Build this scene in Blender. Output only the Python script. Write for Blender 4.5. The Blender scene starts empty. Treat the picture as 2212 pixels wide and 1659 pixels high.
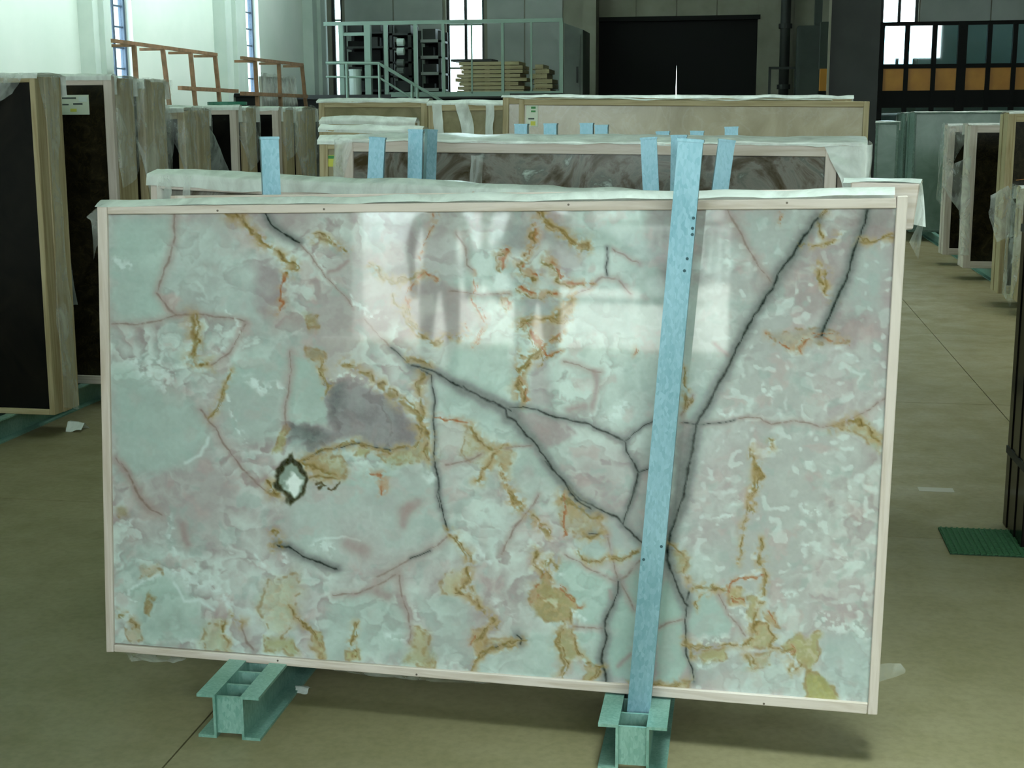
import bpy, bmesh, math, random
import numpy as np
from mathutils import Vector, Matrix

# ------------------------------------------------------------------ camera, world, lights, exposure
scene = bpy.context.scene
COL = scene.collection
F_PX, HORIZON, HEADING, ROLL, EYE = 2950.0, 255.0, math.radians(9.5), math.radians(-0.3), 1.65
PITCH = math.atan((829.5 - HORIZON) / F_PX)
_fh = Vector((-math.sin(HEADING), math.cos(HEADING), 0)); _rh = Vector((math.cos(HEADING), math.sin(HEADING), 0))
_z = Vector((0, 0, 1))
C_FW = _fh * math.cos(PITCH) - _z * math.sin(PITCH)
_up = _fh * math.sin(PITCH) + _z * math.cos(PITCH)
C_R = _rh * math.cos(ROLL) + _up * math.sin(ROLL)
C_U = -_rh * math.sin(ROLL) + _up * math.cos(ROLL)
C_POS = Vector((0, 0, EYE))
cd = bpy.data.cameras.new('camera'); cam = bpy.data.objects.new('camera', cd); COL.objects.link(cam)
cd.sensor_width = 36.0; cd.lens = 36.0 * F_PX / 2212.0; cd.clip_start = 0.05; cd.clip_end = 300
cam.matrix_world = Matrix(((C_R.x, C_U.x, -C_FW.x, 0), (C_R.y, C_U.y, -C_FW.y, 0), (C_R.z, C_U.z, -C_FW.z, EYE), (0, 0, 0, 1)))
scene.camera = cam

SKY_STRENGTH, SUN_STRENGTH = 8.0, 15.0
world = bpy.data.worlds.new('world'); scene.world = world; world.use_nodes = True
_bg = world.node_tree.nodes['Background']; _bg.inputs[0].default_value = (0.84, 1.0, 1.0, 1); _bg.inputs[1].default_value = SKY_STRENGTH
sd = bpy.data.lights.new('sun', 'SUN'); sd.energy = SUN_STRENGTH; sd.angle = math.radians(2); sd.color = (1.0, 0.98, 0.92)
sun = bpy.data.objects.new('sun', sd); COL.objects.link(sun); sun.rotation_euler = (math.radians(6), math.radians(36), 0)

def area(name, loc, rot, sx, sy, watts, color):
    ld = bpy.data.lights.new(name, 'AREA'); ld.shape = 'RECTANGLE'; ld.size = sx; ld.size_y = sy; ld.energy = watts; ld.color = color
    o = bpy.data.objects.new(name, ld); COL.objects.link(o); o.location = loc; o.rotation_euler = rot
    return o
MINT = (0.82, 1.0, 0.95)
# overhead daylight from added lamps, tilted and narrowed to light floor and side wall,
# and a fill lamp added behind the camera to brighten the slab
def roof_fill(loc, tilt, sx, sy, watts, color, spread):
    o = area('skylight_fill', loc, (0, math.radians(tilt), 0), sx, sy, watts, color); o.data.spread = math.radians(spread); return o
roof_fill((-5.6, 16, 7.5), 60, 1.4, 17, 740, (0.80, 1.0, 0.95), 110)
roof_fill((0.8, 0.9, 7.7), 0, 2.0, 5.0, 74, MINT, 34)
roof_fill((3.2, 14, 7.7), 0, 3.0, 16, 115, (0.92, 1.0, 0.94), 60)
roof_fill((-1.0, 9.0, 7.7), 0, 3.0, 7.0, 45, MINT, 60)
area('slab_fill_lamp', (3.6, -7.45, 5.2), (math.radians(90), 0, 0), 8.0, 2.6, 640, (0.86, 1.0, 0.97))  # added fill lamp, the wall has no opening here

vs = scene.view_settings
vs.view_transform = 'Standard'; vs.look = 'None'; vs.exposure = 0.3; vs.gamma = 1.0; vs.use_curve_mapping = False
scene.cycles.use_denoising = True
scene.cycles.max_bounces = 8; scene.cycles.transparent_max_bounces = 16; scene.cycles.caustics_reflective = False; scene.cycles.caustics_refractive = False
scene.cycles.sample_clamp_indirect = 6.0

# ------------------------------------------------------------------ measuring helpers
def ray(x, y): return C_R * ((x - 1106) / F_PX) + C_U * ((829.5 - y) / F_PX) + C_FW
def at(x, y, Y):                                   # point seen at photo position (x, y) that stands at distance Y into the hall
    d = ray(x, y); return C_POS + d * (Y / d.y)
def onz(x, y, z=0.0): d = ray(x, y); return C_POS + d * ((z - EYE) / d.z)
def onx(x, y, X): d = ray(x, y); return C_POS + d * (X / d.x)

# ------------------------------------------------------------------ mesh helpers
class MB:
    def __init__(s): s.v = []; s.f = []
    def box(s, x0, x1, y0, y1, z0, z1, M=None):
        b = len(s.v)
        P = [(x0,y0,z0),(x1,y0,z0),(x1,y1,z0),(x0,y1,z0),(x0,y0,z1),(x1,y0,z1),(x1,y1,z1),(x0,y1,z1)]
        if M is not None: P = [tuple(M @ Vector(p)) for p in P]
        s.v += P
        s.f += [tuple(b+i for i in q) for q in ((3,2,1,0),(4,5,6,7),(0,1,5,4),(1,2,6,5),(2,3,7,6),(3,0,4,7))]
        return s
    def prism(s, poly, y0, y1):                    # polygon in (x, z) extruded along y
        b = len(s.v); n = len(poly)
        s.v += [(p[0], y0, p[1]) for p in poly] + [(p[0], y1, p[1]) for p in poly]
        s.f.append(tuple(b+i for i in range(n))); s.f.append(tuple(b+n+i for i in reversed(range(n))))
        for i in range(n):
            j = (i+1) % n; s.f.append((b+j, b+i, b+n+i, b+n+j))
        return s
    def bar(s, p, q, w, d=None):                   # square bar from p to q
        p = Vector(p); q = Vector(q); d = d or w; t = (q-p); L = t.length; t.normalize()
        a = t.cross(Vector((0,0,1)));
        if a.length < .05: a = Vector((1,0,0))
        a.normalize(); c = a.cross(t)
        b = len(s.v)
        for e in (p, q):
            for i, j in ((-1,-1),(1,-1),(1,1),(-1,1)): s.v.append(tuple(e + a*(i*w/2) + c*(j*d/2)))
        s.f += [tuple(b+i for i in k) for k in ((3,2,1,0),(4,5,6,7),(0,1,5,4),(1,2,6,5),(2,3,7,6),(3,0,4,7))]
        return s
    def tube(s, p, q, r, n=10):
        p = Vector(p); q = Vector(q); t = (q-p).normalized(); a = t.cross(Vector((0,0,1)))
        if a.length < .05: a = Vector((1,0,0))
        a.normalize(); c = a.cross(t); b = len(s.v)
        for e in (p, q):
            for i in range(n):
                g = 2*math.pi*i/n; s.v.append(tuple(e + a*(math.cos(g)*r) + c*(math.sin(g)*r)))
        for i in range(n):
            j = (i+1) % n; s.f.append((b+i, b+j, b+n+j, b+n+i))
        s.f.append(tuple(b+i for i in reversed(range(n)))); s.f.append(tuple(b+n+i for i in range(n)))
        return s
    def build(s, name, mat, parent=None, bevel=0.0, smooth=False):
        me = bpy.data.meshes.new(name); me.from_pydata(s.v, [], s.f); me.update()
        if bevel:
            bm = bmesh.new(); bm.from_mesh(me); bmesh.ops.bevel(bm, geom=bm.edges[:], offset=bevel, segments=1, affect='EDGES', clamp_overlap=True)
            bm.to_mesh(me); bm.free()
        return link(name, me, mat, parent, smooth)
def link(name, me, mat, parent=None, smooth=False):
    if mat is not None and not me.materials: me.materials.append(mat)
    if smooth:
        for p in me.polygons: p.use_smooth = True
    o = bpy.data.objects.new(name, me); COL.objects.link(o)
    if parent is not None: o.parent = parent
    return o
def tag(o, label, cat, group=None):
    o['label'] = label; o['category'] = cat
    if group: o['group'] = group
    return o
def thing(name, label, cat, loc=(0,0,0), rot=(0,0,0), group=None):
    o = bpy.data.objects.new(name, None); COL.objects.link(o); o.empty_display_size = .1
    o.location = loc; o.rotation_euler = rot
    return tag(o, label, cat, group)
def struct(o, label=None):
    o['kind'] = 'structure'
    if label: o['label'] = label
    return o
RNG = np.random.RandomState(11)
class Noise:                                       # smooth lattice noise in 2-D, values about 0..1
    def __init__(s, seed): s.g = np.random.RandomState(seed).rand(256, 256)
    def at(s, x, y):
        xi = np.floor(x).astype(int); yi = np.floor(y).astype(int); fx = x-xi; fy = y-yi
        fx = fx*fx*(3-2*fx); fy = fy*fy*(3-2*fy); a = xi & 255; b = yi & 255; c = (a+1) & 255; d = (b+1) & 255
        g = s.g
        return (g[a,b]*(1-fx)+g[c,b]*fx)*(1-fy)+(g[a,d]*(1-fx)+g[c,d]*fx)*fy
    def fbm(s, x, y, o=4):
        v = 0; am = .5; t = 0
        for i in range(o): v = v + am*s.at(x*2**i+17*i, y*2**i+31*i); t += am; am *= .5
        return v/t
def sheet(name, rows, mat, parent, nu=24, nv=10, amp=.006, freq=9.0, seed=0, ragged=0.0):
    # thin film lofted through control rows, crumpled by noise
    rows = [np.array(r, float) for r in rows]
    R = []
    for r in rows:
        t = np.linspace(0, len(r)-1, nu); i = np.minimum(t.astype(int), len(r)-2); fr = (t-i)[:,None]
        R.append(r[i]*(1-fr)+r[i+1]*fr)
    R = np.array(R); t = np.linspace(0, len(R)-1, nv); i = np.minimum(t.astype(int), len(R)-2); fr = (t-i)[:,None,None]
    Gd = R[i]*(1-fr)+R[i+1]*fr                     # nv, nu, 3
    n = [Noise(seed*3+k+1) for k in range(3)]
    u = np.linspace(0, 1, nu)[None,:]*np.ones((nv,1)); v = np.linspace(0, 1, nv)[:,None]*np.ones((1,nu))
    Lu = np.linalg.norm(np.diff(Gd, axis=1), axis=2).sum(1).max(); Lv = np.linalg.norm(np.diff(Gd, axis=0), axis=2).sum(0).max()
    for k in range(3):
        q = n[k].fbm(u*Lu*freq+seed, v*Lv*freq+seed*1.7, 3)-.5
        Gd[:,:,k] += q*2*amp
    if ragged:
        w = (n[0].fbm(u[-1]*Lu*12, u[-1]*0+3.3, 3)-.3)
        Gd[-1] += (Gd[-2]-Gd[-1])*(w[:,None]*ragged*nv*.5)
    me = bpy.data.meshes.new(name)
    F = [(a*nu+b, a*nu+b+1, (a+1)*nu+b+1, (a+1)*nu+b) for a in range(nv-1) for b in range(nu-1)]
    me.from_pydata([tuple(p) for p in Gd.reshape(-1,3)], [], F); me.update()
    return link(name, me, mat, parent, True)

# ------------------------------------------------------------------ materials
def srgb(r, g, b):
    f = lambda c: (c/255/12.92) if c/255 <= .04045 else ((c/255+.055)/1.055)**2.4
    return (f(r), f(g), f(b), 1)
def mat(name, color, rough=.6, metal=0, spec=.5):
    m = bpy.data.materials.new(name); m.use_nodes = True; b = m.node_tree.nodes['Principled BSDF']
    b.inputs['Base Color'].default_value = color if len(color) == 4 else (*color, 1)
    b.inputs['Roughness'].default_value = rough; b.inputs['Metallic'].default_value = metal
    b.inputs['Specular IOR Level'].default_value = spec
    return m
class NT:
    def __init__(s, m): s.m = m; s.t = m.node_tree; s.b = s.t.nodes['Principled BSDF']
    def n(s, ty, **kw):
        o = s.t.nodes.new(ty)
        for k, v in kw.items(): setattr(o, k, v)
        return o
    def l(s, a, b): s.t.links.new(a, b)
    def coord(s, kind='Object', scale=(1,1,1)):
        if kind == 'World': src = s.n('ShaderNodeNewGeometry').outputs['Position']
        else: src = s.n('ShaderNodeTexCoord').outputs[kind]
        mp = s.n('ShaderNodeMapping'); mp.inputs['Scale'].default_value = scale; s.l(src, mp.inputs[0]); return mp.outputs[0]
    def noise(s, co, scale, detail=4, rough=.55, dist=0):
        k = s.n('ShaderNodeTexNoise'); k.inputs['Scale'].default_value = scale; k.inputs['Detail'].default_value = detail
        k.inputs['Roughness'].default_value = rough; k.inputs['Distortion'].default_value = dist; s.l(co, k.inputs['Vector']); return k.outputs['Fac']
    def ramp(s, fac, stops):
        r = s.n('ShaderNodeValToRGB'); e = r.color_ramp.elements
        while len(e) < len(stops): e.new(.5)
        for k, (p, c) in enumerate(stops): e[k].position = p; e[k].color = c if len(c) == 4 else (*c, 1)
        s.l(fac, r.inputs[0]); return r.outputs[0]
    def mix(s, fac, a, b, mode='MIX'):
        x = s.n('ShaderNodeMix'); x.data_type = 'RGBA'; x.blend_type = mode
        if isinstance(fac, (int, float)): x.inputs[0].default_value = fac
        else: s.l(fac, x.inputs[0])
        for v, i in ((a, 6), (b, 7)):
            if isinstance(v, tuple): x.inputs[i].default_value = v
            else: s.l(v, x.inputs[i])
        return x.outputs[2]
    def bump(s, h, strength=.2, dist=.01):
        k = s.n('ShaderNodeBump'); k.inputs['Strength'].default_value = strength; k.inputs['Distance'].default_value = dist
        s.l(h, k.inputs['Height']); s.l(k.outputs[0], s.b.inputs['Normal'])
def noisy(name, c1, c2, scale=3, rough=.6, kind='World', sc=(1,1,1), lo=.35, hi=.65, metal=0, bump=0, spec=.5, detail=4, dist=0):
    m = mat(name, c1, rough, metal, spec); t = NT(m); f = t.noise(t.coord(kind, sc), scale, detail, dist=dist)
    t.l(t.ramp(f, [(lo, c1), (hi, c2)]), t.b.inputs['Base Color'])
    if bump: t.bump(f, bump)
    return m
def wood(name, light, dark, axis):
    sc = {'x': (.6, 14, 14), 'z': (14, 14, .6), 'y': (14, .6, 14)}[axis]
    m = mat(name, light, .7, 0, .25); t = NT(m); co = t.coord('World', sc)
    f = t.noise(co, 3.0, 5, .6, .6); g = t.noise(t.coord('World'), 1.7, 3)
    c = t.ramp(f, [(.3, dark), (.55, light), (.8, tuple(min(1, k*1.12) for k in light[:3])+(1,))])
    d = t.mix(t.ramp(g, [(.35, (.35,.35,.35)), (.7, (0,0,0))]), c, dark)
    t.l(d, t.b.inputs['Base Color']); t.bump(f, .12, .003)
    return m
W_L, W_D = srgb(218, 206, 200), srgb(190, 174, 160)
M_WX = wood('pine_board', W_L, W_D, 'x'); M_WZ = wood('pine_upright', W_L, W_D, 'z')
M_OX = wood('old_pine_board', srgb(186,172,140), srgb(150,132,96), 'x'); M_OZ = wood('old_pine_upright', srgb(186,172,140), srgb(146,128,92), 'z')
def film(name, lo, hi, tint=(.80,.86,.83,1), scale=7):
    m = mat(name, tint, .28, 0, .6); t = NT(m); out = t.t.nodes['Material Output']
    tr = t.n('ShaderNodeBsdfTransparent'); mx = t.n('ShaderNodeMixShader')
    f = t.noise(t.coord('World', (1,1,.5)), scale, 5, .6, .8)
    r = t.ramp(f, [(.32, (lo,lo,lo)), (.68, (hi,hi,hi))])
    t.l(r, mx.inputs[0]); t.l(tr.outputs[0], mx.inputs[1]); t.l(t.b.outputs[0], mx.inputs[2]); t.l(mx.outputs[0], out.inputs[0])
    t.bump(f, .35, .02)
    return m
M_FILM = film('clear_film', .10, .55); M_FILM_W = film('milky_film', .55, .95); M_FILM_T = film('thin_film', .06, .42, scale=11)
# galvanised steel with zinc spangle
def galv(name, a, b):
    m = mat(name, a, .42, .55); t = NT(m); co = t.coord('World', (1,1,.45)); v = t.n('ShaderNodeTexVoronoi'); v.inputs['Scale'].default_value = 170; t.l(co, v.inputs['Vector'])
    sp = t.n('ShaderNodeSeparateColor'); t.l(v.outputs['Color'], sp.inputs[0]); f = t.noise(co, 6, 4)
    ad = t.n('ShaderNodeMath', operation='MULTIPLY_ADD'); t.l(sp.outputs[0], ad.inputs[0]); ad.inputs[1].default_value = .35; t.l(f, ad.inputs[2])
    t.l(t.ramp(ad.outputs[0], [(.4, b), (.95, a)]), t.b.inputs['Base Color'])
    t.l(t.ramp(ad.outputs[0], [(.4, (.36,)*3), (.9, (.52,)*3)]), t.b.inputs['Roughness'])
    return m
M_GALV = galv('galvanised_steel', (.33,.53,.63,1), (.19,.37,.45,1))
M_RAIL = galv('galvanised_rail', (.34,.56,.50,1), (.18,.38,.32,1))
# concrete floor
M_FLOOR = mat('concrete', (.34,.30,.20,1), .55, 0, .35); _t = NT(M_FLOOR); _co = _t.coord('World')
_a = _t.noise(_co, .45, 5); _b2 = _t.noise(_co, 3.5, 6, .65); _c3 = _t.noise(_co, 40, 3)
_x = _t.ramp(_a, [(.3, srgb(122,114,84)), (.7, srgb(146,136,108))]); _x = _t.mix(_t.ramp(_b2, [(.45, (0,0,0)), (.75, (.55,)*3)]), _x, srgb(106,100,62))
_x = _t.mix(_t.ramp(_c3, [(.35, (.25,)*3), (.6, (0,)*3)]), _x, srgb(94,88,60)); _t.l(_x, _t.b.inputs['Base Color'])
_t.l(_t.ramp(_b2, [(.3, (.42,)*3), (.7, (.62,)*3)]), _t.b.inputs['Roughness'])
M_JOINT = mat('joint', (.03,.035,.02,1), .9)
M_WALL = noisy('white_wall_paint', srgb(226,230,224), srgb(214,222,214), .8, .7)
M_PIL = noisy('pilaster_paint', srgb(214,222,216), srgb(196,208,202), 1.2, .7)
M_BACK = noisy('grey_precast', srgb(176,178,178), srgb(160,162,162), 1.0, .85)
M_BACKD = noisy('tan_precast', srgb(150,146,134), srgb(130,126,114), 1.2, .85)
M_BLACK = mat('black_paint', (.006,.006,.006,1), .7, 0, .2); M_DARK = noisy('dark_steel', (.018,.020,.020,1), (.028,.030,.030,1), 2, .6)
M_DGREY = noisy('dark_grey_sheet', srgb(60,66,64), srgb(50,56,54), 2, .6); M_GREYP = noisy('grey_sheet', srgb(110,114,110), srgb(84,90,86), 1.2, .6)
M_CAGE = mat('pale_green_steel', srgb(136,156,146), .5, .2); M_RUST = noisy('rusty_steel', srgb(150,112,84), srgb(118,92,66), 8, .8)
M_GLASSB = mat('blue_frame', srgb(64,78,100), .5)
M_ORANGE = noisy('orange_panel', srgb(205,140,52), srgb(188,124,44), 3, .5)
M_PAPER = mat('paper', srgb(214,222,206), .7); M_INK = mat('ink_green', srgb(70,140,80), .7); M_INKD = mat('ink_dark', srgb(70,80,76), .7); M_YEL = mat('yellow_mark', srgb(206,206,90), .7)
M_WHITEP = mat('white_plastic', srgb(214,226,222), .4)
def glass(name, tint, mixf=.18, rough=.02):
    m = mat(name, tint, rough, 0, .5); t = NT(m); out = t.t.nodes['Material Output']; tr = t.n('ShaderNodeBsdfTransparent'); tr.inputs[0].default_value = tint
    mx = t.n('ShaderNodeMixShader'); mx.inputs[0].default_value = mixf; gl = t.n('ShaderNodeBsdfGlossy'); gl.inputs['Roughness'].default_value = rough
    t.l(tr.outputs[0], mx.inputs[1]); t.l(gl.outputs[0], mx.inputs[2]); t.l(mx.outputs[0], out.inputs[0]); return m
M_GLASS = glass('window_glass', (.92,.98,1,1), .06); M_GLASSO = glass('office_glass', (.62,.82,.88,1), .14)
# polished stones
def stone(name, stops, scale=2.5, rough=.12, dist=1.2, vein=None, sc=(1,1,1), spec=.5):
    m = mat(name, stops[0][1], rough, 0, spec); t = NT(m); co = t.coord('World', sc); f = t.noise(co, scale, 7, .6, dist)
    c = t.ramp(f, stops)
    if vein:
        w = t.noise(co, scale*1.3, 5, .55, 2.2); r = t.ramp(w, [(.47, (0,)*3), (.5, (vein[1],)*3), (.53, (0,)*3)]); c = t.mix(r, c, vein[0])
    t.l(c, t.b.inputs['Base Color']); return m
M_BLKSTONE = stone('black_stone', [(.35, (.004,.004,.004,1)), (.7, (.012,.010,.008,1))], 4, .18, spec=.12)
M_BRNSTONE = stone('dark_brown_stone', [(.35, (.008,.007,.004,1)), (.62, (.022,.018,.010,1)), (.78, (.05,.042,.020,1))], 7, .16, 1.5, (srgb(100,86,46), .12), spec=.2)
M_GREYSTONE = stone('smoky_onyx', [(.34, srgb(66,56,36)), (.44, srgb(98,90,80)), (.52, srgb(128,124,118)), (.60, srgb(104,106,100)), (.72, srgb(190,202,196))], 3.6, .12, 2.6, spec=.3)
M_BEIGE = stone('beige_stone', [(.3, srgb(150,138,108)), (.55, srgb(172,160,132)), (.75, srgb(186,178,156))], 2.2, .2, 1.6, (srgb(200,194,180), .14))
M_OLIVE = stone('olive_stone', [(.3, srgb(120,112,78)), (.6, srgb(150,140,106)), (.8, srgb(168,160,132))], 5, .3)
M_TEAL = stone('grey_green_stone', [(.3, srgb(104,128,120)), (.7, srgb(132,152,144))], 3, .25)
M_TEALE = stone('grey_green_edge', [(.3, srgb(80,104,96)), (.7, srgb(120,142,134))], 30, .6)

# ------------------------------------------------------------------ the setting
X_L, X_R, Y_F, Y_B, Z_C = -9.0, 13.0, -7.6, 29.2, 8.0
fl = struct(MB().box(X_L-.4, X_R, Y_F-.3, Y_B+.4, -.30, -.012).build('floor', M_JOINT), 'concrete warehouse floor in large bays with thin sawn joints')
xs = [X_L]+[1.485+2.927*k for k in range(-3, 4)]+[X_R]; ys = [Y_F-.3]+[8.12+2.70*k for k in range(-5, 8)]+[Y_B+.3]
for i in range(len(xs)-1):
    for j in range(len(ys)-1):
        MB().box(xs[i]+.0025, xs[i+1]-.0025, ys[j]+.0025, ys[j+1]-.0025, -.012, 0).build('floor_panel', M_FLOOR, fl)
struct(MB().box(X_L-.4, X_R+.3, Y_F-.3, Y_B+.4, Z_C, Z_C+.2).build('ceiling', mat('roof_bounce_tint', srgb(140,172,138), .8)), 'warehouse roof underside tinted green for the bounce light')  # green tint added so the unseen roof bounces greener light
# left wall with two tall window slots
def ypx(px, py=100): return onx(px, py, X_L).y
wins = [(ypx(241), ypx(289)), (ypx(526), ypx(561))]
m = MB(); y0 = Y_F-.3
for a, b in wins:
    m.box(X_L-.3, X_L, y0, a, 0, Z_C); m.box(X_L-.3, X_L, a, b, 0, .9); m.box(X_L-.3, X_L, a, b, 6.6, Z_C); y0 = b
m.box(X_L-.3, X_L, y0, Y_B+.4, 0, Z_C)
struct(m.build('wall_left', M_WALL), 'bright white side wall with tall narrow windows')
for k, (a, b) in enumerate(wins):
    w = struct(thing('window_%d' % (k+1), ['tall narrow window behind the longer rusty rack frame', 'tall narrow window behind the shorter rusty rack frame'][k], 'window', (X_L-.15, a, .9)), None); del w['category']
    W = b-a; H = 5.7
    fr = MB()
    for q in (0, W*.42, W-.06): MB().box(-.04, .04, q, q+.06, 0, H).build('mullion', M_GLASSB, w)
    n = 19
    for i in range(n+1): MB().box(-.02, .02, .06, W-.06, i*H/n-.012, i*H/n+.012).build('glazing_bar', M_GLASSB, w)
    for i in range(n):
        MB().box(-.004, .004, .06, W*.42, i*H/n+.012, (i+1)*H/n-.012).build('pane', M_GLASS, w)
        MB().box(-.004, .004, W*.42+.06, W-.06, i*H/n+.012, (i+1)*H/n-.012).build('pane', M_GLASS, w)
# pilasters of the left wall
for k, (pa, pb) in enumerate([(172, 212), (463, 508), (655, 700)]):
    a, b = ypx(pa), ypx(pb); b = min(b, Y_B-.3)
    t = MB().box(X_L, X_L+.22, a, b, 0, Z_C).box(X_L, X_L+.30, a+(b-a)*.3, a+(b-a)*.62, 0, Z_C)
    struct(t.build('trim_%d' % (k+1), M_PIL), ['pale wall pilaster above the tall wrapped slabs', 'pale wall pilaster between the two rusty rack frames', 'pale wall pilaster in the far left corner'][k])
# right and front walls
struct(MB().box(X_R, X_R+.3, Y_F-.3, Y_B+.4, 0, Z_C).build('wall_right', M_BACK), 'grey side wall outside the view')
DX0, DX1, DZ = -6.0, -1.65, 4.6
struct(MB().box(X_L-.3, DX0, Y_F-.3, Y_F, .035, Z_C).box(DX1, X_R+.3, Y_F-.3, Y_F, 0, Z_C).box(DX0, DX1, Y_F-.3, Y_F, DZ, Z_C).build('wall_front', M_BACK), 'grey wall with the open gateway mirrored in the polished slab')
# back wall, split around its windows and the gateway
def xb(px, Y=Y_B): return at(px, 120, Y).x
def zb(py, px=1200, Y=Y_B): return at(px, py, Y).z
bw = [(xb(717), xb(741), 2.0), (xb(964), xb(1046), 1.8), (xb(1899), xb(1980), zb(140, 1940))]
gx0, gx1, gz = xb(1288), xb(1635), zb(40, 1460)
edges = [X_L-.3, bw[0][0], bw[0][1], bw[1][0], bw[1][1], gx0, gx1, bw[2][0], bw[2][1], X_R+.3]
m = MB()
for k in range(0, len(edges)-1, 2): m.box(edges[k], edges[k+1], Y_B+.02, Y_B+.32, 0, Z_C)
for a, b, z in bw: m.box(a, b, Y_B+.02, Y_B+.32, 0, z); m.box(a, b, Y_B+.02, Y_B+.32, 7.2, Z_C)
m.box(gx0, gx1, Y_B+.02, Y_B+.32, gz, Z_C)
wb = struct(m.build('wall_back', M_BACKD), 'dim grey far wall of upright precast panels')
def wall_panels(x0, x1, z0, pw, mt):
    n = max(1, round((x1-x0)/pw))
    for i in range(n):
        MB().box(x0+(x1-x0)*i/n+.012, x0+(x1-x0)*(i+1)/n-.012, Y_B, Y_B+.02, z0, Z_C-.02).build('wall_panel', mt, wb)
wall_panels(bw[0][1]+.05, bw[1][0]-.06, .01, 1.35, M_BACK); wall_panels(bw[1][1]+.06, xb(1216), .01, 1.05, M_BACK)
wall_panels(xb(1216), gx0, .01, .75, M_BACKD); wall_panels(gx0, gx1, gz+.02, .85, M_BACKD); wall_panels(gx1, xb(1790), .01, .85, M_BACKD)
wall_panels(bw[2][1]+.02, X_R, .01, 1.3, M_BACK)
for k, (a, b, z) in enumerate(bw):
    w = struct(thing('window_%d' % (k+3), ['slim bright far window behind the platform railing', 'tall blown out far window behind the timber stack', 'bright far window above and behind the office glazing'][k], 'window', (a, Y_B+.12, z))); del w['category']
    W = b-a; H = 7.2-z; nb = 2 if k else 1
    for q in [0]+[W*i/nb-.03 for i in range(1, nb)]+[W-.06]: MB().box(q, q+.06, -.03, .03, 0, H).build('mullion', M_DARK, w)
    n = 6
    for i in range(n+1): MB().box(.06, W-.06, -.02, .02, i*H/n-.02, i*H/n+.02).build('glazing_bar', M_DARK if i in (0, n) else M_CAGE, w)
    for i in range(n): MB().box(.06, W-.06, -.003, .003, i*H/n+.02, (i+1)*H/n-.02).build('pane', M_GLASS, w)
# black gateway, two leaves that do not quite meet
d = struct(thing('door_1', 'black double gate at the far wall with a slit of daylight', 'door', ((gx0+gx1)/2, Y_B+.15, 0))); del d['category']
hw = (gx1-gx0)/2; sx = xb(1461)-(gx0+gx1)/2; zt = zb(128, 1460)
MB().prism([(-hw, .0), (sx-.035, .0), (sx-.001, zt), (sx-.001, gz), (-hw, gz)], 0, .06).build('gate_leaf', M_BLACK, d)
MB().prism([(sx+.035, .0), (hw, .0), (hw, gz), (sx-.001, gz), (sx-.001, zt)], 0, .06).build('gate_leaf', M_BLACK, d)
MB().box(-hw-.05, hw+.05, -.17, -.12, gz-.04, gz+.05).build('track', M_BLACK, d)
# column beside the gate, drain pipe, dark column
struct(MB().box(xb(1258, 28.6), xb(1287, 28.6), 28.6, Y_B, 0, Z_C).build('trim_4', M_BACKD), 'tan concrete pier left of the black gate')
pp = thing('drain_pipe', 'dark vertical drain pipe right of the black gate', 'pipe', (xb(1694), Y_B-.22, 0))
MB().tube((0,0,0), (0,0,Z_C-.05), .10, 14).build('pipe', M_DARK, pp, smooth=True)
for z in (2.2, 3.4, 4.6): MB().tube((0,0,z), (0,0,z+.09), .135, 14).build('collar', M_DARK, pp); MB().box(-.03, .03, .08, .16, z+.02, z+.07).build('bracket', M_DARK, pp)
Yc = 21.0
cl = MB().box(at(1797,120,Yc).x, at(1899,120,Yc).x, Yc, Yc+.5, 0, Z_C).box(at(1790,120,Yc).x, at(1799,120,Yc).x, Yc-.03, Yc+.2, 0, Z_C-.02)
struct(cl.build('trim_5', M_DARK), 'broad dark steel column left of the glazed office')
struct(MB().box(at(1788,120,Yc-.1).x, at(1793,120,Yc-.1).x, Yc-.10, Yc-.04, 0, Z_C-.02).build('trim_6', M_BACKD), 'thin pale edge strip on the dark column')
g = thing('dark_cabinet', 'tall dark grey sheet metal cabinet between the drain pipe and the dark column', 'cabinet', (at(1755,120,27).x, 27, 0))
hw2 = at(1786,120,27).x-at(1755,120,27).x
MB().box(-hw2-.02, hw2, 0, .7, 0, zb(55,1755,27)).build('body', M_DGREY, g, .01)
MB().box(-hw2+.04, hw2-.12, -.02, 0, .1, zb(62,1755,27)).build('door_panel', M_DGREY, g); MB().box(-hw2+.08, -hw2+.11, -.045, -.02, 1.2, 1.4).build('handle', M_BLACK, g)
MB().box(-hw2+.30, hw2-.10, .2, .6, zb(55,1755,27), Z_C-.1).build('duct', M_DGREY, g)
r = thing('guard_rail', 'low dark guard rail around the drain pipe', 'railing', (xb(1692, 28), 28, 0)); a, b = xb(1664, 28)-xb(1692, 28), xb(1720, 28)-xb(1692, 28); zr = zb(144, 1692, 28)
for q in (a, b): MB().box(q-.025, q+.025, -.025, .025, 0, zr).build('post', M_DARK, r)
MB().box(a, b, -.025, .025, zr-.05, zr).build('top_rail', M_DARK, r); MB().box(a, b, -.02, .02, zr*.55-.02, zr*.55+.02).build('mid_rail', M_DARK, r)

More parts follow.
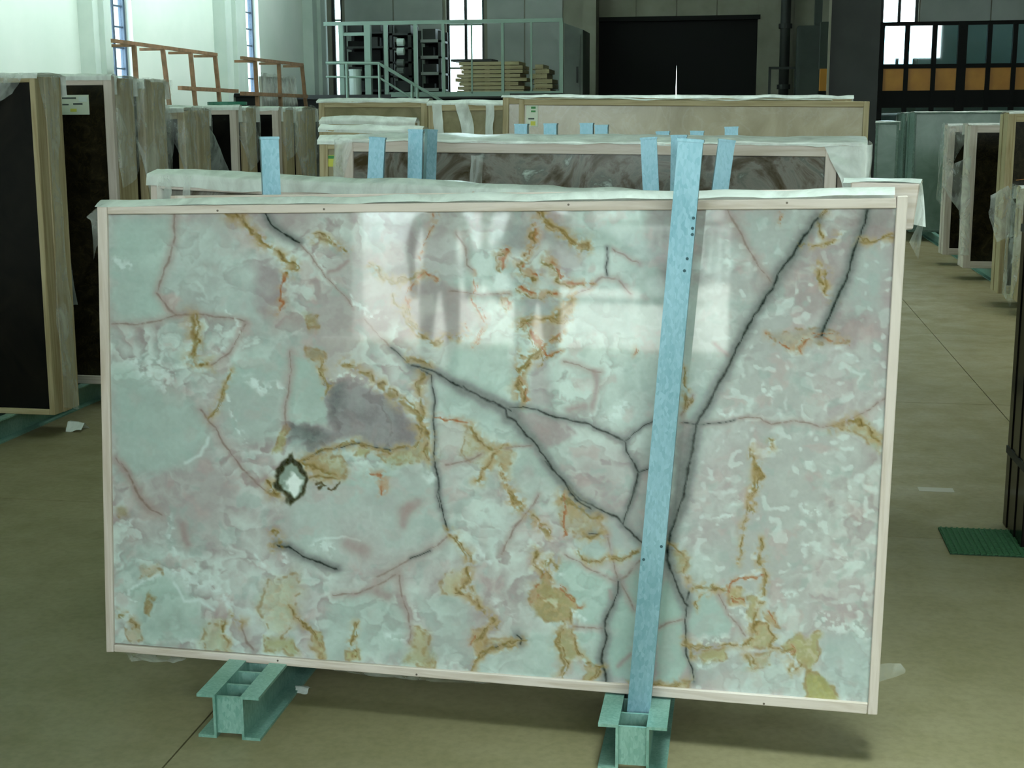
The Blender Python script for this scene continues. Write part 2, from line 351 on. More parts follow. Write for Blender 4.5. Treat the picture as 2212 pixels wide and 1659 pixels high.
# ------------------------------------------------------------------ raised platform with its cage at the far left
YP = 26.0
def px_(x, Y=YP): return at(x, 120, Y).x
def pz_(y, x=960, Y=YP): return at(x, y, Y).z
pf = thing('raised_platform', 'black raised platform along the far wall under the wire cage', 'platform', (0, YP, 0)); zp = pz_(203)
MB().box(-8.95, px_(1213), 0, Y_B-YP-.05, 0, zp-.08).build('base', M_BLACK, pf)
MB().box(-8.95, px_(1213), -.05, Y_B-YP-.05, zp-.08, zp).build('deck', M_DARK, pf)
MB().box(px_(845), px_(1102), -.07, -.05, zp-.05, zp).build('edge_angle', M_CAGE, pf)
cg = thing('wire_cage', 'pale green steel cage frame standing on the platform edge', 'cage', (0, YP+.05, zp)); zc = pz_(43)-zp
MB().box(px_(700), px_(1215), -.03, .03, zc-.07, zc).build('top_rail', M_CAGE, cg)
for q, w in ((737, .09), (794, .12), (833, .07), (897, .07), (957, .06), (1018, .03), (1085, .055), (1147, .035), (1212, .07)):
    MB().box(px_(q)-w/2, px_(q)+w/2, -w/2, w/2, 0, zc-.07).build('upright', M_CAGE, cg)
MB().box(px_(737), px_(794), -.03, .03, pz_(74)-zp, pz_(67)-zp).build('lintel', M_CAGE, cg)
MB().box(px_(833), px_(1212), -.015, .015, .0, .04).build('bottom_rail', M_CAGE, cg)
hr = thing('stair_railing', 'pale green pipe handrail coming down the platform steps', 'railing', (0, YP-.5, 0)); Yh = YP-.5
hp = lambda x, y: (at(x, y, Yh).x, 0, at(x, y, Yh).z)
MB().tube(hp(704,136), hp(818,137), .028).tube(hp(818,137), hp(960,222), .028).build('handrail', M_CAGE, hr)
MB().tube(hp(830,142), hp(968,228), .022).build('second_handrail', M_CAGE, hr)
MB().tube(hp(704,166), hp(818,167), .02).tube(hp(818,167), hp(905,222), .02).build('mid_rail', M_CAGE, hr)
for q, t in ((749, 137), (819, 137), (890, 182), (902, 189)):
    a = hp(q, t); MB().tube((a[0], 0, 0), a, .028).build('post', M_CAGE, hr)
for i in range(7):
    z = (zp-.1)*(1-i/7.0); x = px_(835, Yh)+i*.27
    MB().box(x, x+.29, .06, .42, z-.05, z).build('step', M_DARK, hr)
# storage racks on the platform
def rack(label, xa, xb_, Y, depth, ztop, nsh, mt, edge=None, grp=None):
    t = thing('storage_rack', label, 'rack', ((xa+xb_)/2, Y, zp), (0,0,0)); w = (xb_-xa)/2; H = ztop-zp
    for sx_ in (-w+.03, w-.03):
        for sy_ in (.03, depth-.03): MB().box(sx_-.03, sx_+.03, sy_-.03, sy_+.03, 0, H).build('upright', mt, t)
    for i in range(nsh):
        z = H*(i+.35)/nsh; MB().box(-w, w, 0, depth, z-.02, z+.02).build('shelf', mt, t)
        if edge: MB().box(-w*.75, w*.75, -.02, 0, z-.025, z+.035).build('shelf_edge', edge, t)
        rr = random.Random(i*7+nsh)
        x = -w+.08
        while x < w-.35:
            ww = rr.uniform(.18, .4); hh = rr.uniform(.3, .75)*H/nsh
            MB().box(x, x+ww, .1, depth-.1, z+.02, z+.02+hh).build('stored_box', M_BLACK if rr.random() < .6 else M_DARK, t); x += ww+rr.uniform(.02, .12)
    MB().box(-w, w, depth-.015, depth, 0, H).build('back_panel', M_BLACK, t)
    return t
rack('dark storage rack crammed full, left one on the platform', px_(741, 27.2), px_(834, 27.2), 27.2, .7, pz_(50, 800, 27.2), 5, M_DARK)
rack('dark storage rack with rolls hung on its post, middle one on the platform', px_(842, 27.2), px_(888, 27.2), 27.2, .7, pz_(54, 860, 27.2), 5, M_DARK)
rack('dark storage rack with pale shelf edges, beside the blown out window', px_(903, 27.6), px_(953, 27.6), 27.6, .7, pz_(66, 930, 27.6), 4, M_DARK, M_BACK)
for k, y in enumerate((84, 104, 129, 147)):
    c = at(864, y, 27.05); t = MB().tube((c.x-.07, c.y+.06, c.z-.06), (c.x+.07, c.y+.06, c.z-.06), .075, 12)
    tag(t.build('tape_roll', M_GREYP if k > 1 else M_WHITEP, None, smooth=False), ['topmost pale roll on the middle storage rack', 'second pale roll from the top on the middle storage rack', 'third pale roll from the top, greyish, on the middle storage rack', 'lowest greyish roll on the middle storage rack'][k], 'roll', 'rolls on the middle storage rack')
bk = thing('bucket', 'small white bucket on the platform behind the railing', 'bucket', (px_(766, 26.4), 26.4, zp))
_h = pz_(150, 766, 26.4)-zp; MB().tube((0,0,0), (0,0,_h), .12, 16).build('body', M_WHITEP, bk); MB().tube((0,0,_h-.03), (0,0,_h), .135, 16).build('rim', M_WHITEP, bk)
MB().box(-.3, .3, -.25, .25, -.0, .001).build('drip_tray', M_BLACK, bk)
# timber stacks
def timber(label, x0, x1, Y, z1, n, ragged, seed, dark=False):
    t = thing('timber_stack', label, 'timber', ((x0+x1)/2, Y, zp)); w = (x1-x0)/2; H = z1-zp; rr = random.Random(seed)
    for i in range(n):
        z = H*i/n; h = H/n
        MB().box(-w+rr.uniform(-.02, .10)*ragged, w+rr.uniform(-.14, .08)*ragged, 0, .8, z+h*.14, z+h*.97).build('plank', M_OX, t)
        for q in (-.72, -.1, .5): MB().box(w*q-.05, w*q+.05, .03, .77, z, z+h*.14).build('spacer', M_OZ, t)
    return t
timber('tall stack of sawn planks on the platform before the bright window', px_(985, 26.6), px_(1133, 26.6), 26.6, pz_(133, 1060, 26.6), 8, 1, 3)
MB1 = MB().box(px_(974, 26.6), px_(1062, 26.6), 26.58, 27.3, pz_(132.2, 1060, 26.6), pz_(127, 1060, 26.6)); tag(MB1.build('cover_board', M_DARK), 'dark board lying on top of the tall plank stack', 'board')
timber('shorter ragged stack of planks beside the grey cabinet', px_(1146, 26.7), px_(1186, 26.7), 26.7, pz_(139, 1160, 26.7), 6, 1, 5)
gp = thing('grey_cabinet', 'tall grey sheet metal cabinet at the end of the platform', 'cabinet', (px_(1239, 26.4), 26.4, 0)); _w = px_(1259, 26.4)-px_(1239, 26.4)
MB().prism([(-_w, 0), (_w, 0), (_w, pz_(64, 1258, 26.4)), (-_w, pz_(50, 1217, 26.4))], 0, 1.2).build('body', M_GREYP, gp); MB().box(-_w+.05, _w-.05, -.015, 0, 1.0, pz_(75, 1237, 26.4)).build('door_panel', M_GREYP, gp)
MB().box(_w-.12, _w-.09, -.05, -.015, 2.3, 2.6).build('handle', M_DARK, gp)

# ------------------------------------------------------------------ glazed office at the right
YO = 25.0
ox = lambda x: at(x, 120, YO).x
oz = lambda y, x=2060: at(x, y, YO).z
of = thing('glazed_office', 'glazed office partition with black frames and orange lower panels', 'office', (0, YO, 0))
cols = [1893, 1904, 1958, 2017, 2077, 2135, 2190, 2250, 2310]
zt_, zg0, zg1, zo0, zo1 = oz(46), oz(54), oz(138), oz(147), oz(195)
xL, xR = ox(1893), ox(2310)
MB().box(xL, xR, -.05, .05, zg0, zt_).build('head_rail', M_BLACK, of); MB().box(xL, xR, -.05, .05, zo0, zg1).build('mid_rail', M_BLACK, of)
MB().box(xL, xR, -.05, .05, oz(232), zo1).build('base_panel', M_BLACK, of); MB().box(xL, xR, -.04, .04, 0, oz(262)).build('plinth', M_BLACK, of)
for i, c in enumerate(cols):
    w = .15 if c == 2077 else .075
    MB().box(ox(c)-w/2, ox(c)+w/2, -.06, .06, 0, zt_).build('mullion', M_BLACK, of)
    if i < len(cols)-1:
        w2 = .15 if cols[i+1] == 2077 else .075
        a, b = ox(c)+w/2, ox(cols[i+1])-w2/2
        if b > a+.02:
            MB().box(a, b, -.006, .006, zg1, zg0).build('glass_pane', M_GLASSO, of); MB().box(a, b, -.02, .02, zo1, zo0).build('orange_panel', M_ORANGE, of)
            MB().box(a, b, -.005, .005, oz(262), oz(232)).build('low_pane', M_GLASSO, of)
MB().box(xL, xR, .06, 3.9, 2.2, 2.32).build('inner_floor', M_DARK, of)
os_ = thing('office_wing', 'narrow orange panelled office end showing left of the dark column', 'office', (at(1783,120,24.6).x, 24.6, 0)); w = at(1790,120,24.6).x-at(1783,120,24.6).x
MB().box(-w-.02, w+.1, 0, .3, zo1, zo0).build('orange_panel', M_ORANGE, os_); MB().box(-w-.04, w+.1, -.02, .32, zo0, oz(46)).build('upper_panel', M_DGREY, os_); MB().box(-w-.04, w+.1, -.02, .32, 0, zo1).build('lower_panel', M_BLACK, os_)

# ------------------------------------------------------------------ rusty rack frames along the left wall
def rusty(label, Xp, top, ups, low, ground=True):
    a = onx(top[0][0], top[0][1], Xp); b = onx(top[1][0], top[1][1], Xp)
    t = thing('rusty_rack', label, 'rack', (Xp, (a.y+b.y)/2, 0)); o = Vector(t.location)
    MB().bar(a-o, b-o, .05).build('top_bar', M_RUST, t)
    for (x1, y1), (x2, y2) in ups:
        p = onx(x1, y1, Xp); q = onx(x2, y2, Xp); d = (q-p).normalized(); e = p+d*((0-p.z)/d.z)
        MB().bar(p-o, e-o, .055).build('upright', M_RUST, t)
        MB().bar(Vector((-.45, e.y-o.y, 0.025)), Vector((.25, e.y-o.y, 0.025)), .05).build('foot', M_RUST, t)
    p = onx(low[0][0], low[0][1], Xp); q = onx(low[1][0], low[1][1], Xp)
    MB().bar(p-o, q-o, .06).build('lower_bar', M_RUST, t)
    for (x1, y1), _ in ups:
        p = onx(x1, y1+3, Xp); MB().bar(p-o, p-o+Vector((-.35, 0, .0)), .04).build('back_stay', M_RUST, t)
rusty('long rusty steel rack frame standing along the white wall', -8.4, ((243,88),(467,118)), (((289,95),(294,170)),((351,103),(359,170)),((411,111),(421,215)),((464,118),(475,225))), ((388,190),(512,197)))
rusty('shorter rusty steel rack frame nearer the far corner', -7.9, ((522,125),(653,140)), (((551,129),(556,220)),((602,134),(605,200)),((652,140),(660,222))), ((522,202),(662,208)))
ws = thing('wrapped_slab', 'small grey slab in clear film on the shorter rusty rack', 'slab', onx(600, 222, -8.05)); o = Vector(ws.location)
ya, yb_ = onx(563,200,-8.05).y-o.y, onx(635,200,-8.05).y-o.y; zz = onx(600,168,-8.05).z-o.z; ws.location.z = 0; hb = o.z
MB().box(-.02, .02, ya, yb_, 0, hb+zz).build('stone_slab', stone('pale_grey_stone', [(.3, srgb(150,150,146)), (.7, srgb(176,176,170))], 3, .3), ws)
sheet('film', [[(.05, ya-.05, hb+zz+.06), (.05, yb_, hb+zz+.02)], [(.07, ya-.06, hb-.1), (.06, yb_+.05, hb-.2)]], M_FILM, ws, 14, 12, .03, 4, 3)
db = thing('dark_crate', 'small black crate at the foot of the shorter rusty rack', 'crate', (-8.55, onx(541,215,-8.55).y, 0)); zz = onx(541,203,-8.55).z
MB().box(-.2, .2, -.2, .3, 0, zz).build('body', M_BLACK, db, .01); MB().box(-.22, .22, -.22, .32, zz-.06, zz+.01).build('lid', M_BLACK, db, .01)
tb = thing('green_tub', 'small dark green tub beside the longer rusty rack', 'tub', (-8.1, onx(491,224,-8.1).y, 0)); zz = onx(491,220,-8.1).z
MB().tube((0,0,0), (0,0,zz), .28, 16).build('body', mat('dark_green', srgb(40,100,80), .5), tb); MB().tube((0,0,zz-.05), (0,0,zz), .31, 16).build('rim', mat('dark_green_rim', srgb(50,110,90), .5), tb)

# ------------------------------------------------------------------ rack rails and posts
RAIL_H, GAP = .125, .036
def rail(label, x, y0, y1, grp):
    t = thing('rack_rail', label, 'rail', (x, y0, 0), group=grp); L = y1-y0
    for s in (-1, 1):
        m = MB(); a = s*GAP; b = s*(GAP+.007); c = s*(GAP+.052)
        for (p, q, z0, z1) in ((a, b, 0, RAIL_H), (b, c, RAIL_H-.008, RAIL_H), (b, c, 0, .008)): m.box(min(p,q), max(p,q), 0, L, z0, z1)
        m.build('channel', M_RAIL, t)
    ysl = [.014, .094, .182, .27, .36]+[.36+.3*k for k in range(1, int((L-.4)/.3))]
    me = MB().box(-GAP, GAP, -.004, .004, .012, RAIL_H-.008); first = me.build('cross_plate', M_RAIL, t); first.location.y = ysl[0]
    for y in ysl[1:]:
        o = first.copy(); COL.objects.link(o); o.location.y = y
    return t
RL, RR = onz(491, 1503, RAIL_H), onz(1366, 1568, RAIL_H)
rail('galvanised double channel rail under the left part of the onyx slab', RL.x, RL.y, 6.75, 'rack rails under the middle rows')
rail('galvanised double channel rail under the onyx slab with the tall post in it', RR.x, RR.y, 6.75, 'rack rails under the middle rows')
HID = 'rack rails hidden under the outer rows'
for x, a, b, l in ((-5.3, 5.9, 11.4, 'galvanised rail far under the tall dark slabs by the left edge'), (-3.85, 6.0, 11.4, 'galvanised rail under the right ends of the tall dark slabs'), (-1.95, 7.0, 10.6, 'galvanised rail under the beige slabs behind the middle bundle'),
                   (.0, 7.0, 10.6, 'galvanised rail under the broad beige slab'), (2.6, 11.2, 23.2, 'galvanised rail under the left ends of the aisle side slabs'), (4.3, 11.2, 23.2, 'galvanised rail under the far ends of the aisle side slabs')):
    rail(l, x, a, b, HID)
def post(label, top, bot, Y, rz=0, w=.058, z0=.014, x_foot=None):
    # square tube: photo positions of its top centre and of a lower point, both at distance Y
    a = at(top[0], top[1], Y); b = at(bot[0], bot[1], Y); d = (a-b).normalized(); e = b+d*((z0-b.z)/d.z)
    for rx in (RL.x, RR.x):                        # stands in the slot of the rail when that is close by
        if abs(e.x-rx) < .09 and Y > 3.5: e = Vector((rx, Y, z0)); d = (a-e).normalized()
    L = (a-e).length
    t = thing('steel_post', label, 'post', e, (0, math.asin(d.x), 0), 'galvanised posts standing in the rack rails'); h = w/2
    M = Matrix.Rotation(rz, 4, 'Z'); m = MB(); k = .004
    m.box(-h, h, -h, -h+k, 0, L, M); m.box(-h, h, h-k, h, 0, L, M); m.box(-h, -h+k, -h+k, h-k, 0, L, M); m.box(h-k, h, -h+k, h-k, 0, L, M)
    m.build('tube', M_GALV, t)
    rim = MB(); 
    for q in ((-h-.002, h+.002, -h-.002, -h+k), (-h-.002, h+.002, h-k, h+.002), (-h-.002, -h+k, -h, h), (h-k, h+.002, -h, h)): rim.box(q[0], q[1], q[2], q[3], L-.006, L+.001, M)
    rim.build('cut_rim', M_GALV, t)
    if x_foot is not None: pass
    return t
fp = post('tall galvanised post standing in front of the onyx slab', (1493, 301), (1381, 1525), RR.y+.138, 0, .060)
rv = MB()
for z, x in ((1.40, .024), (1.375, .024), (1.36, .025), (1.30, .018), (1.27, .014), (.56, .020), (.52, -.022)): rv.tube((x, -.0305, z), (x, -.0295, z), .004, 8)
rv.build('rust_spot', mat('dark_spot', srgb(40,80,90), .6), fp)
post('galvanised post rising behind the left part of the onyx slab', (581, 296), (582, 420), 3.80, math.radians(24), .050)
post('galvanised post leaning before the smoky slab, left of the paired posts', (816, 297), (812, 376), 5.05, math.radians(10))
post('left one of the two galvanised posts standing close together', (899, 280), (894, 384), 5.33, math.radians(8), .056)
post('right one of the two galvanised posts standing close together', (931, 280), (930, 384), 5.54, math.radians(30), .042)
post('galvanised post left of the tall front post, leaning left', (1401, 297), (1407, 404), 5.0, math.radians(3))
post('galvanised post half hidden right behind the tall front post', (1467, 292), (1463, 400), 5.3)
post('galvanised post right of the tall front post, leaning right', (1570, 302), (1561, 405), 5.22, math.radians(4), .060)
for k, (x, y) in enumerate(((1127, 268), (1190, 267), (1268, 266), (1300, 270), (1432, 284), (1506, 283), (1580, 274))):
    post(['post top', ][0] and ['low post tip showing first from the left behind the smoky bundle', 'post tip showing second from the left behind the smoky bundle', 'bright post tip left of the middle behind the smoky bundle', 'bright post tip right of its twin behind the smoky bundle', 'post tip showing between the leaning post and the tall post', 'post tip showing just above the tall front post', 'bright post tip showing above the post that leans right'][k], (x, y), (x, y+60), 6.5 if k < 4 else 6.42, 0, .06)

# ------------------------------------------------------------------ framed stone slabs
def slab_box(t, x0, x1, y0, th, z0, z1, st, bw, wx, wz, dep):
    MB().box(x0+bw*.55, x1-bw*.55, y0+.014, y0+.014+th, z0+bw*.55, z1-bw*.55).build('stone_slab', st, t)
    MB().box(x0+bw, x1-bw, y0, y0+dep, z1-bw, z1).build('frame_board', wx, t, .0025); MB().box(x0+bw, x1-bw, y0, y0+dep, z0, z0+bw).build('frame_board', wx, t, .0025)
    MB().box(x0, x0+bw, y0, y0+dep, z0, z1).build('frame_board', wz, t, .0025); MB().box(x1-bw, x1, y0, y0+dep, z0, z1).build('frame_board', wz, t, .0025)
def framed(label, pl, pr, st, layers=((0,0,0),), base=RAIL_H, lean=2.0, dep=.06, bw=.045, wx=None, wz=None, group=None, hang=0.0, bulge=.02, wrap=True, wm=None, seed=1, name='framed_slab', cat='slab'):
    wx = wx or M_WX; wz = wz or M_WZ; d = pr-pl; w = d.length; yaw = math.atan2(d.y, d.x); roll = -math.asin(d.z/w); le = math.radians(lean)
    R = Matrix.Rotation(yaw, 3, 'Z') @ Matrix.Rotation(roll, 3, 'Y') @ Matrix.Rotation(-le, 3, 'X')
    up = R @ Vector((0,0,1)); mid = (pl+pr)/2; h = (mid.z-base)/up.z; org = mid-up*h
    t = thing(name, label, cat, org, (-le, roll, yaw), group)
    y = 0.0; zt = h
    for k, (dl, dr, dh) in enumerate(layers):
        slab_box(t, -w/2+dl, w/2+dr, y, .02, 0, h+dh, st, bw, wx, wz, dep-.006); y += dep; zt = max(zt, h+dh)
    if wrap:
        hb = h+layers[-1][2]; ex = .012
        sheet('plastic_wrap', [[(-w/2-ex, -.006, h-hang), (w/2+ex, -.006, h-hang)], [(-w/2-ex, -.004, h+.004), (w/2+ex, -.004, h+.004)], [(-w/2-ex, y*.35, (h+hb)/2+bulge), (0, y*.35, (h+hb)/2+bulge*1.2), (w/2+ex, y*.35, (h+hb)/2+bulge)],
              [(-w/2-ex, y*.8, hb+bulge*.9), (w/2+ex, y*.8, hb+bulge*.9)], [(-w/2-ex, y+.01, hb+.005), (w/2+ex, y+.01, hb+.005)], [(-w/2-ex, y+.016, hb-.1), (w/2+ex, y+.016, hb-.1)]], wm or M_FILM_W, t, int(30*w)+4, 16, .009, 7, seed)
    t['dims'] = (w, h, y)
    return t
def end_film(t, side, drop, seed, mt=None, wid=.25, out=.03):
    # loose film hanging over one end and folding round to the front
    w, h, y = t['dims']; s = side; e = s*w/2
    sheet('plastic_wrap', [[(e+s*out, y+.01, h+.015), (e+s*out*1.1, y*.4, h+.02), (e+s*out, -.02, h+.01), (e-s*wid, -.012, h+.0)],
                           [(e+s*out*1.4, y, h-drop*.35), (e+s*out*1.8, y*.4, h-drop*.4), (e+s*out*1.1, -.03, h-drop*.42), (e-s*wid*.55, -.014, h-drop*.2)],
                           [(e+s*out, y*.9, h-drop*.8), (e+s*out*2.2, y*.4, h-drop*.9), (e+s*out, -.02, h-drop), (e-s*wid*.05, -.012, h-drop*.55)]], mt or M_FILM_T, t, 26, 22, .018, 5, seed)
def front_fold(t, pts, seed, mt=None):            # strip of film across the front, given in the slab's own (x, z) metres from top left
    w, h, y = t['dims']
    sheet('plastic_fold', [[(-w/2+a, -.02, h-b) for a, b in row] for row in pts], mt or M_FILM, t, 16, 16, .014, 7, seed)
def label_card(t, x, z, w_, h_, marks, mt=None):   # paper sheet on the stone, with its printed marks
    w, h, y = t['dims']; c = MB().box(-w/2+x, -w/2+x+w_, .008, .0135, h-z-h_, h-z).build('paper_label', mt or M_PAPER, t)
    for (a, b, c1, d1, mm) in marks: MB().box(-w/2+x+w_*a, -w/2+x+w_*b, .0065, .008, h-z-h_*d1, h-z-h_*c1).build('print_mark', mm, c)

# tall dark bundles by the left wall: right ends in line, seen end-on
XE = -3.53
def left_row(label, px_front, px_back, ytop, st, width=2.1, n=1, seed=1, lean=1.0, film=None, old=True, wrap=True, grp='dark slabs along the left side', bw=.05, hang=.02, xo=0.0):
    X = XE+xo; f = onx(px_front, ytop+200, X); b = onx(px_back, ytop+200, X); th = max(.045, (b.y-f.y)/n)
    z = at(px_front, ytop, f.y).z; rr = random.Random(seed)
    pr = Vector((X, f.y, z)); pl = Vector((X-width, f.y+.02, z))
    t = framed(label, pl, pr, st, tuple((0, rr.uniform(-.012, .012), rr.uniform(-.012, .006)) for _ in range(n)), RAIL_H, lean, th, bw, M_OX if old else M_WX, M_OZ if old else M_WZ, grp, hang, .015, wrap, M_FILM_W, seed)
    if film: end_film(t, 1, film, seed+5, None, .22, .02)
    return t
a = left_row('nearest tall black slab bundle at the left edge', 90, 147, 160, M_BLKSTONE, 1.5, 3, 4, film=.0, wrap=True, bw=.03)
front_fold(a, [[(.55, -.01), (1.45, -.01)], [(.6, .12), (1.38, .10)], [(.75, .25), (1.15, .22)], [(.85, .45), (.98, .45)]], 8, M_FILM_T)
front_fold(a, [[(.95, .0), (1.40, .0)], [(.98, .30), (1.18, .28)], [(.98, .6), (1.10, .58)], [(.95, 1.3), (1.12, 1.3)]], 18, M_FILM_T)
sheet('plastic_wrap', [[(.76, .02, 1.75), (.772, .2, 1.75)], [(.79, .04, 1.2), (.765, .16, 1.2)], [(.77, .03, .5), (.78, .17, .5)], [(.80, .0, .05), (.78, .2, .0)]], M_FILM_T, a, 10, 26, .015, 6, 29)
a = left_row('tall dark slab with a paper sheet under its top board', 249, 255, 165, M_BRNSTONE, 1.7, 1, 6, old=False)
label_card(a, 1.37, .10, .19, .11, ((.15, .6, .12, .2, M_INKD), (.15, .35, .45, .52, M_INKD), (.5, .8, .42, .5, M_INKD), (.4, .6, .7, .85, M_YEL), (.68, .95, .08, .35, M_WHITEP)))
front_fold(a, [[(1.12, .0), (1.32, .0)], [(1.14, .3), (1.30, .3)], [(1.24, .7), (1.38, .7)], [(1.32, 1.3), (1.44, 1.3)]], 9)
a = left_row('tall slab pair with dark core standing third from the left', 260, 301, 168, M_BRNSTONE, 1.9, 2, 9, film=.62)
a = left_row('tall slab bundle in film ending in three weathered boards', 320, 369, 172, M_BRNSTONE, 1.9, 3, 12, film=.8, hang=.05)
a = left_row('lower slab bundle showing a broad stack of end boards in film', 404, 457, 236, M_BLKSTONE, 1.8, 4, 15, film=.55)
a = left_row('lower black slab with one pale front board and torn film', 520, 526, 232, M_BLKSTONE, 1.9, 1, 18, old=False)
front_fold(a, [[(1.30, .01), (1.62, .01)], [(1.36, .2), (1.74, .2)], [(1.55, .42), (1.83, .42)], [(1.74, .62), (1.86, .62)]], 21, M_FILM)
a = left_row('lower dark slab pair right behind the torn film', 536, 563, 234, M_BLKSTONE, 1.9, 2, 22, film=.45)
a = left_row('lower black slab with its right board pale, fourth from the beige stack', 606, 613, 234, M_BLKSTONE, 1.9, 1, 24, old=False)
a = left_row('lower dark slab bundle under ragged film left of the beige stack', 621, 642, 236, M_BRNSTONE, 1.9, 2, 26, film=.4, old=True)
a = left_row('last lower black slab bundle, its end in milky film, touching the beige stack', 657, 689, 234, M_BLKSTONE, 1.9, 3, 28, film=.7)

# mirrored bundle, widened to shade the floor; the second added to block gateway light
for k, (x0, x1, y, z) in enumerate(((-4.7, -2.46, .75, 1.80), (-5.8, -3.45, -1.0, 1.85))):
    a = framed(['dark slab bundle beside the camera, mirrored with its film in the onyx slab', 'unseen dark slab bundle added to block light from the gateway'][k], Vector((x0, y, z)), Vector((x1, y, z)), M_BLKSTONE, ((0,0,0),)*3, 0.0, 1.0, .09, .05, M_OX, M_OZ, 'dark slabs along the left side', .02, .015, True, M_FILM_W, 110+k)
    _w, _h, _y = a['dims']; sheet('plastic_wrap', [[(_w/2-1.0, _y+.02, _h+.01), (_w/2-.1, _y+.02, _h+.01)], [(_w/2-.8, _y+.05, _h-.3), (_w/2-.3, _y+.05, _h-.3)], [(_w/2-.7, _y+.06, _h-.8), (_w/2-.5, _y+.04, _h-.8)]], M_FILM_W, a, 20, 20, .03, 6, 120+k)
# slabs along the right side of the aisle: left ends in line
XA = 2.24
def right_row(label, px_front, px_back, ytop, st, width, n, seed, film=None, old=True, X=XA, wrap=True, lean=1.0, bw=.07, base=RAIL_H, grp='slabs along the right side of the aisle', hang=.01, wx=None, wz=None):
    f = onx(px_front, ytop+200, X); b = onx(px_back, ytop+200, X); th = max(.045, (b.y-f.y)/n); z = at(px_front, ytop, f.y).z; rr = random.Random(seed)
    pl = Vector((X, f.y, z)); pr = Vector((X+width, f.y-.03, z))
    t = framed(label, pl, pr, st, tuple((rr.uniform(-.015, .015), 0, rr.uniform(-.012, .006)) for _ in range(n)), base, lean, th, bw, wx or (M_OX if old else M_WX), wz or (M_OZ if old else M_WZ), grp, hang, .015, wrap, M_FILM_W, seed)
    if film: end_film(t, -1, film, seed+3, None, .3, .04)
    return t
a = right_row('low film wrapped bundle cut off by the right edge of the aisle', 2196, 2178, 404, M_BRNSTONE, 1.4, 4, 33, film=1.0, X=2.28)
a = right_row('tall dark brown slab nearest in the right hand aisle row', 2169, 2150, 243, M_BRNSTONE, 2.0, 3, 31, film=None)
front_fold(a, [[(-.12, .70), (.02, .62)], [(-.13, .85), (.10, .80)], [(-.05, 1.1), (.10, 1.05)]], 36)
MB().bar((-1.0+.08, -.02, .98), (-1.0+.5, -.02, 1.03), .02, .004).build('orange_strap', mat('orange_tape', srgb(200,130,60), .5), a)
a = right_row('dark mottled slab with a pale frame in the middle of the aisle row', 2084, 2071, 269, M_BRNSTONE, 1.9, 2, 37, film=None, old=False)
front_fold(a, [[(-.20, .42), (.03, .30)], [(-.24, .60), (.02, .52)], [(-.06, .85), (.04, .80)], [(-.03, 1.3), (.05, 1.3)]], 39)
a = right_row('dark mottled slab with narrow pale frame farther along the aisle', 2040, 2031, 270, M_BRNSTONE, 1.9, 2, 41, film=.9, old=False)
a = right_row('broad grey green slab bundle with ribbed edges behind the aisle row', 1968, 1949, 242, M_TEAL, 2.4, 4, 43, wx=M_TEALE, wz=M_TEALE, bw=.03)
a = right_row('grey green slab bundle just left of the broad ribbed one', 1946, 1926, 243, M_TEAL, 2.0, 4, 45, wx=M_TEALE, wz=M_TEALE, bw=.03)
a = right_row('farthest grey green slab beside the smoky bundle corner', 1884, 1880, 263, M_TEAL, .28, 1, 47, wx=M_TEALE, wz=M_TEALE, bw=.03, X=1.66)
# near dark bundle cut by the right edge
e = onz(2205, 1187, 0); e2 = onz(2178, 1130, 0)
a = thing('black_crate_bundle', 'black wrapped slab bundle standing on the floor at the right edge', 'slab', (e.x, e.y, 0), (0, 0, math.radians(1)))
for k in range(5):
    y = k*(e2.y-e.y)/5; MB().box(0+.004*(k % 2), 1.9, y, y+(e2.y-e.y)/5-.006, .0, 1.62).build('stone_slab', M_BLKSTONE, a, .003)
MB().box(-.004, 1.9, -.02, e2.y-e.y+.02, 1.622, 1.64).build('top_board', M_BLACK, a)
for z in (.3, 1.2): MB().box(-.003, 1.903, -.003, e2.y-e.y+.001, z, z+.03).build('strap', M_DARK, a)

# ------------------------------------------------------------------ middle rows behind the onyx slab
a = framed('beige slab of the farthest middle row, left of the plastic strips', at(688, 219, 10.1), at(922, 219, 10.05), M_OLIVE, ((0,0,0), (0,.02,.01)), wx=M_OX, wz=M_OZ, group='beige slabs in the middle rows', hang=.01, seed=51)
a = framed('beige slab partly under strips of milky film, left of the broad beige slab', at(925, 226, 9.5), at(1100, 224, 9.45), M_OLIVE, ((0,0,0), (0,0,.012)), wx=M_OX, wz=M_OZ, group='beige slabs in the middle rows', hang=.008, seed=52)
front_fold(a, [[(.04, .0), (.11, .0)], [(.05, .3), (.12, .3)]], 53, M_FILM_W); front_fold(a, [[(.20, .0), (.30, .0)], [(.24, .15), (.33, .15)], [(.26, .4), (.36, .4)]], 54, M_FILM_W); front_fold(a, [[(.42, .0), (.48, .0)], [(.42, .4), (.47, .4)]], 55, M_FILM_W)
a = framed('taller beige slab standing just behind the broad beige one', at(1086, 211, 8.95), at(1840, 213, 8.95), M_BEIGE, wx=M_OX, wz=M_OZ, group='beige slabs in the middle rows', hang=.0, seed=56, bw=.04)
a = framed('broad beige veined slab with a paper label near its left board', at(1121, 215, 8.6), at(1879, 219, 8.6), M_BEIGE, ((0,0,0), (0,0,0)), wx=M_OX, wz=M_OZ, group='beige slabs in the middle rows', hang=.0, bulge=.01, seed=57, bw=.034, wrap=False)
label_card(a, .045, .035, .075, .13, ((.42, .8, .06, .16, M_INK), (.42, .8, .24, .32, M_INK), (.2, .7, .6, .66, M_INKD), (.4, .8, .75, .95, M_YEL)))
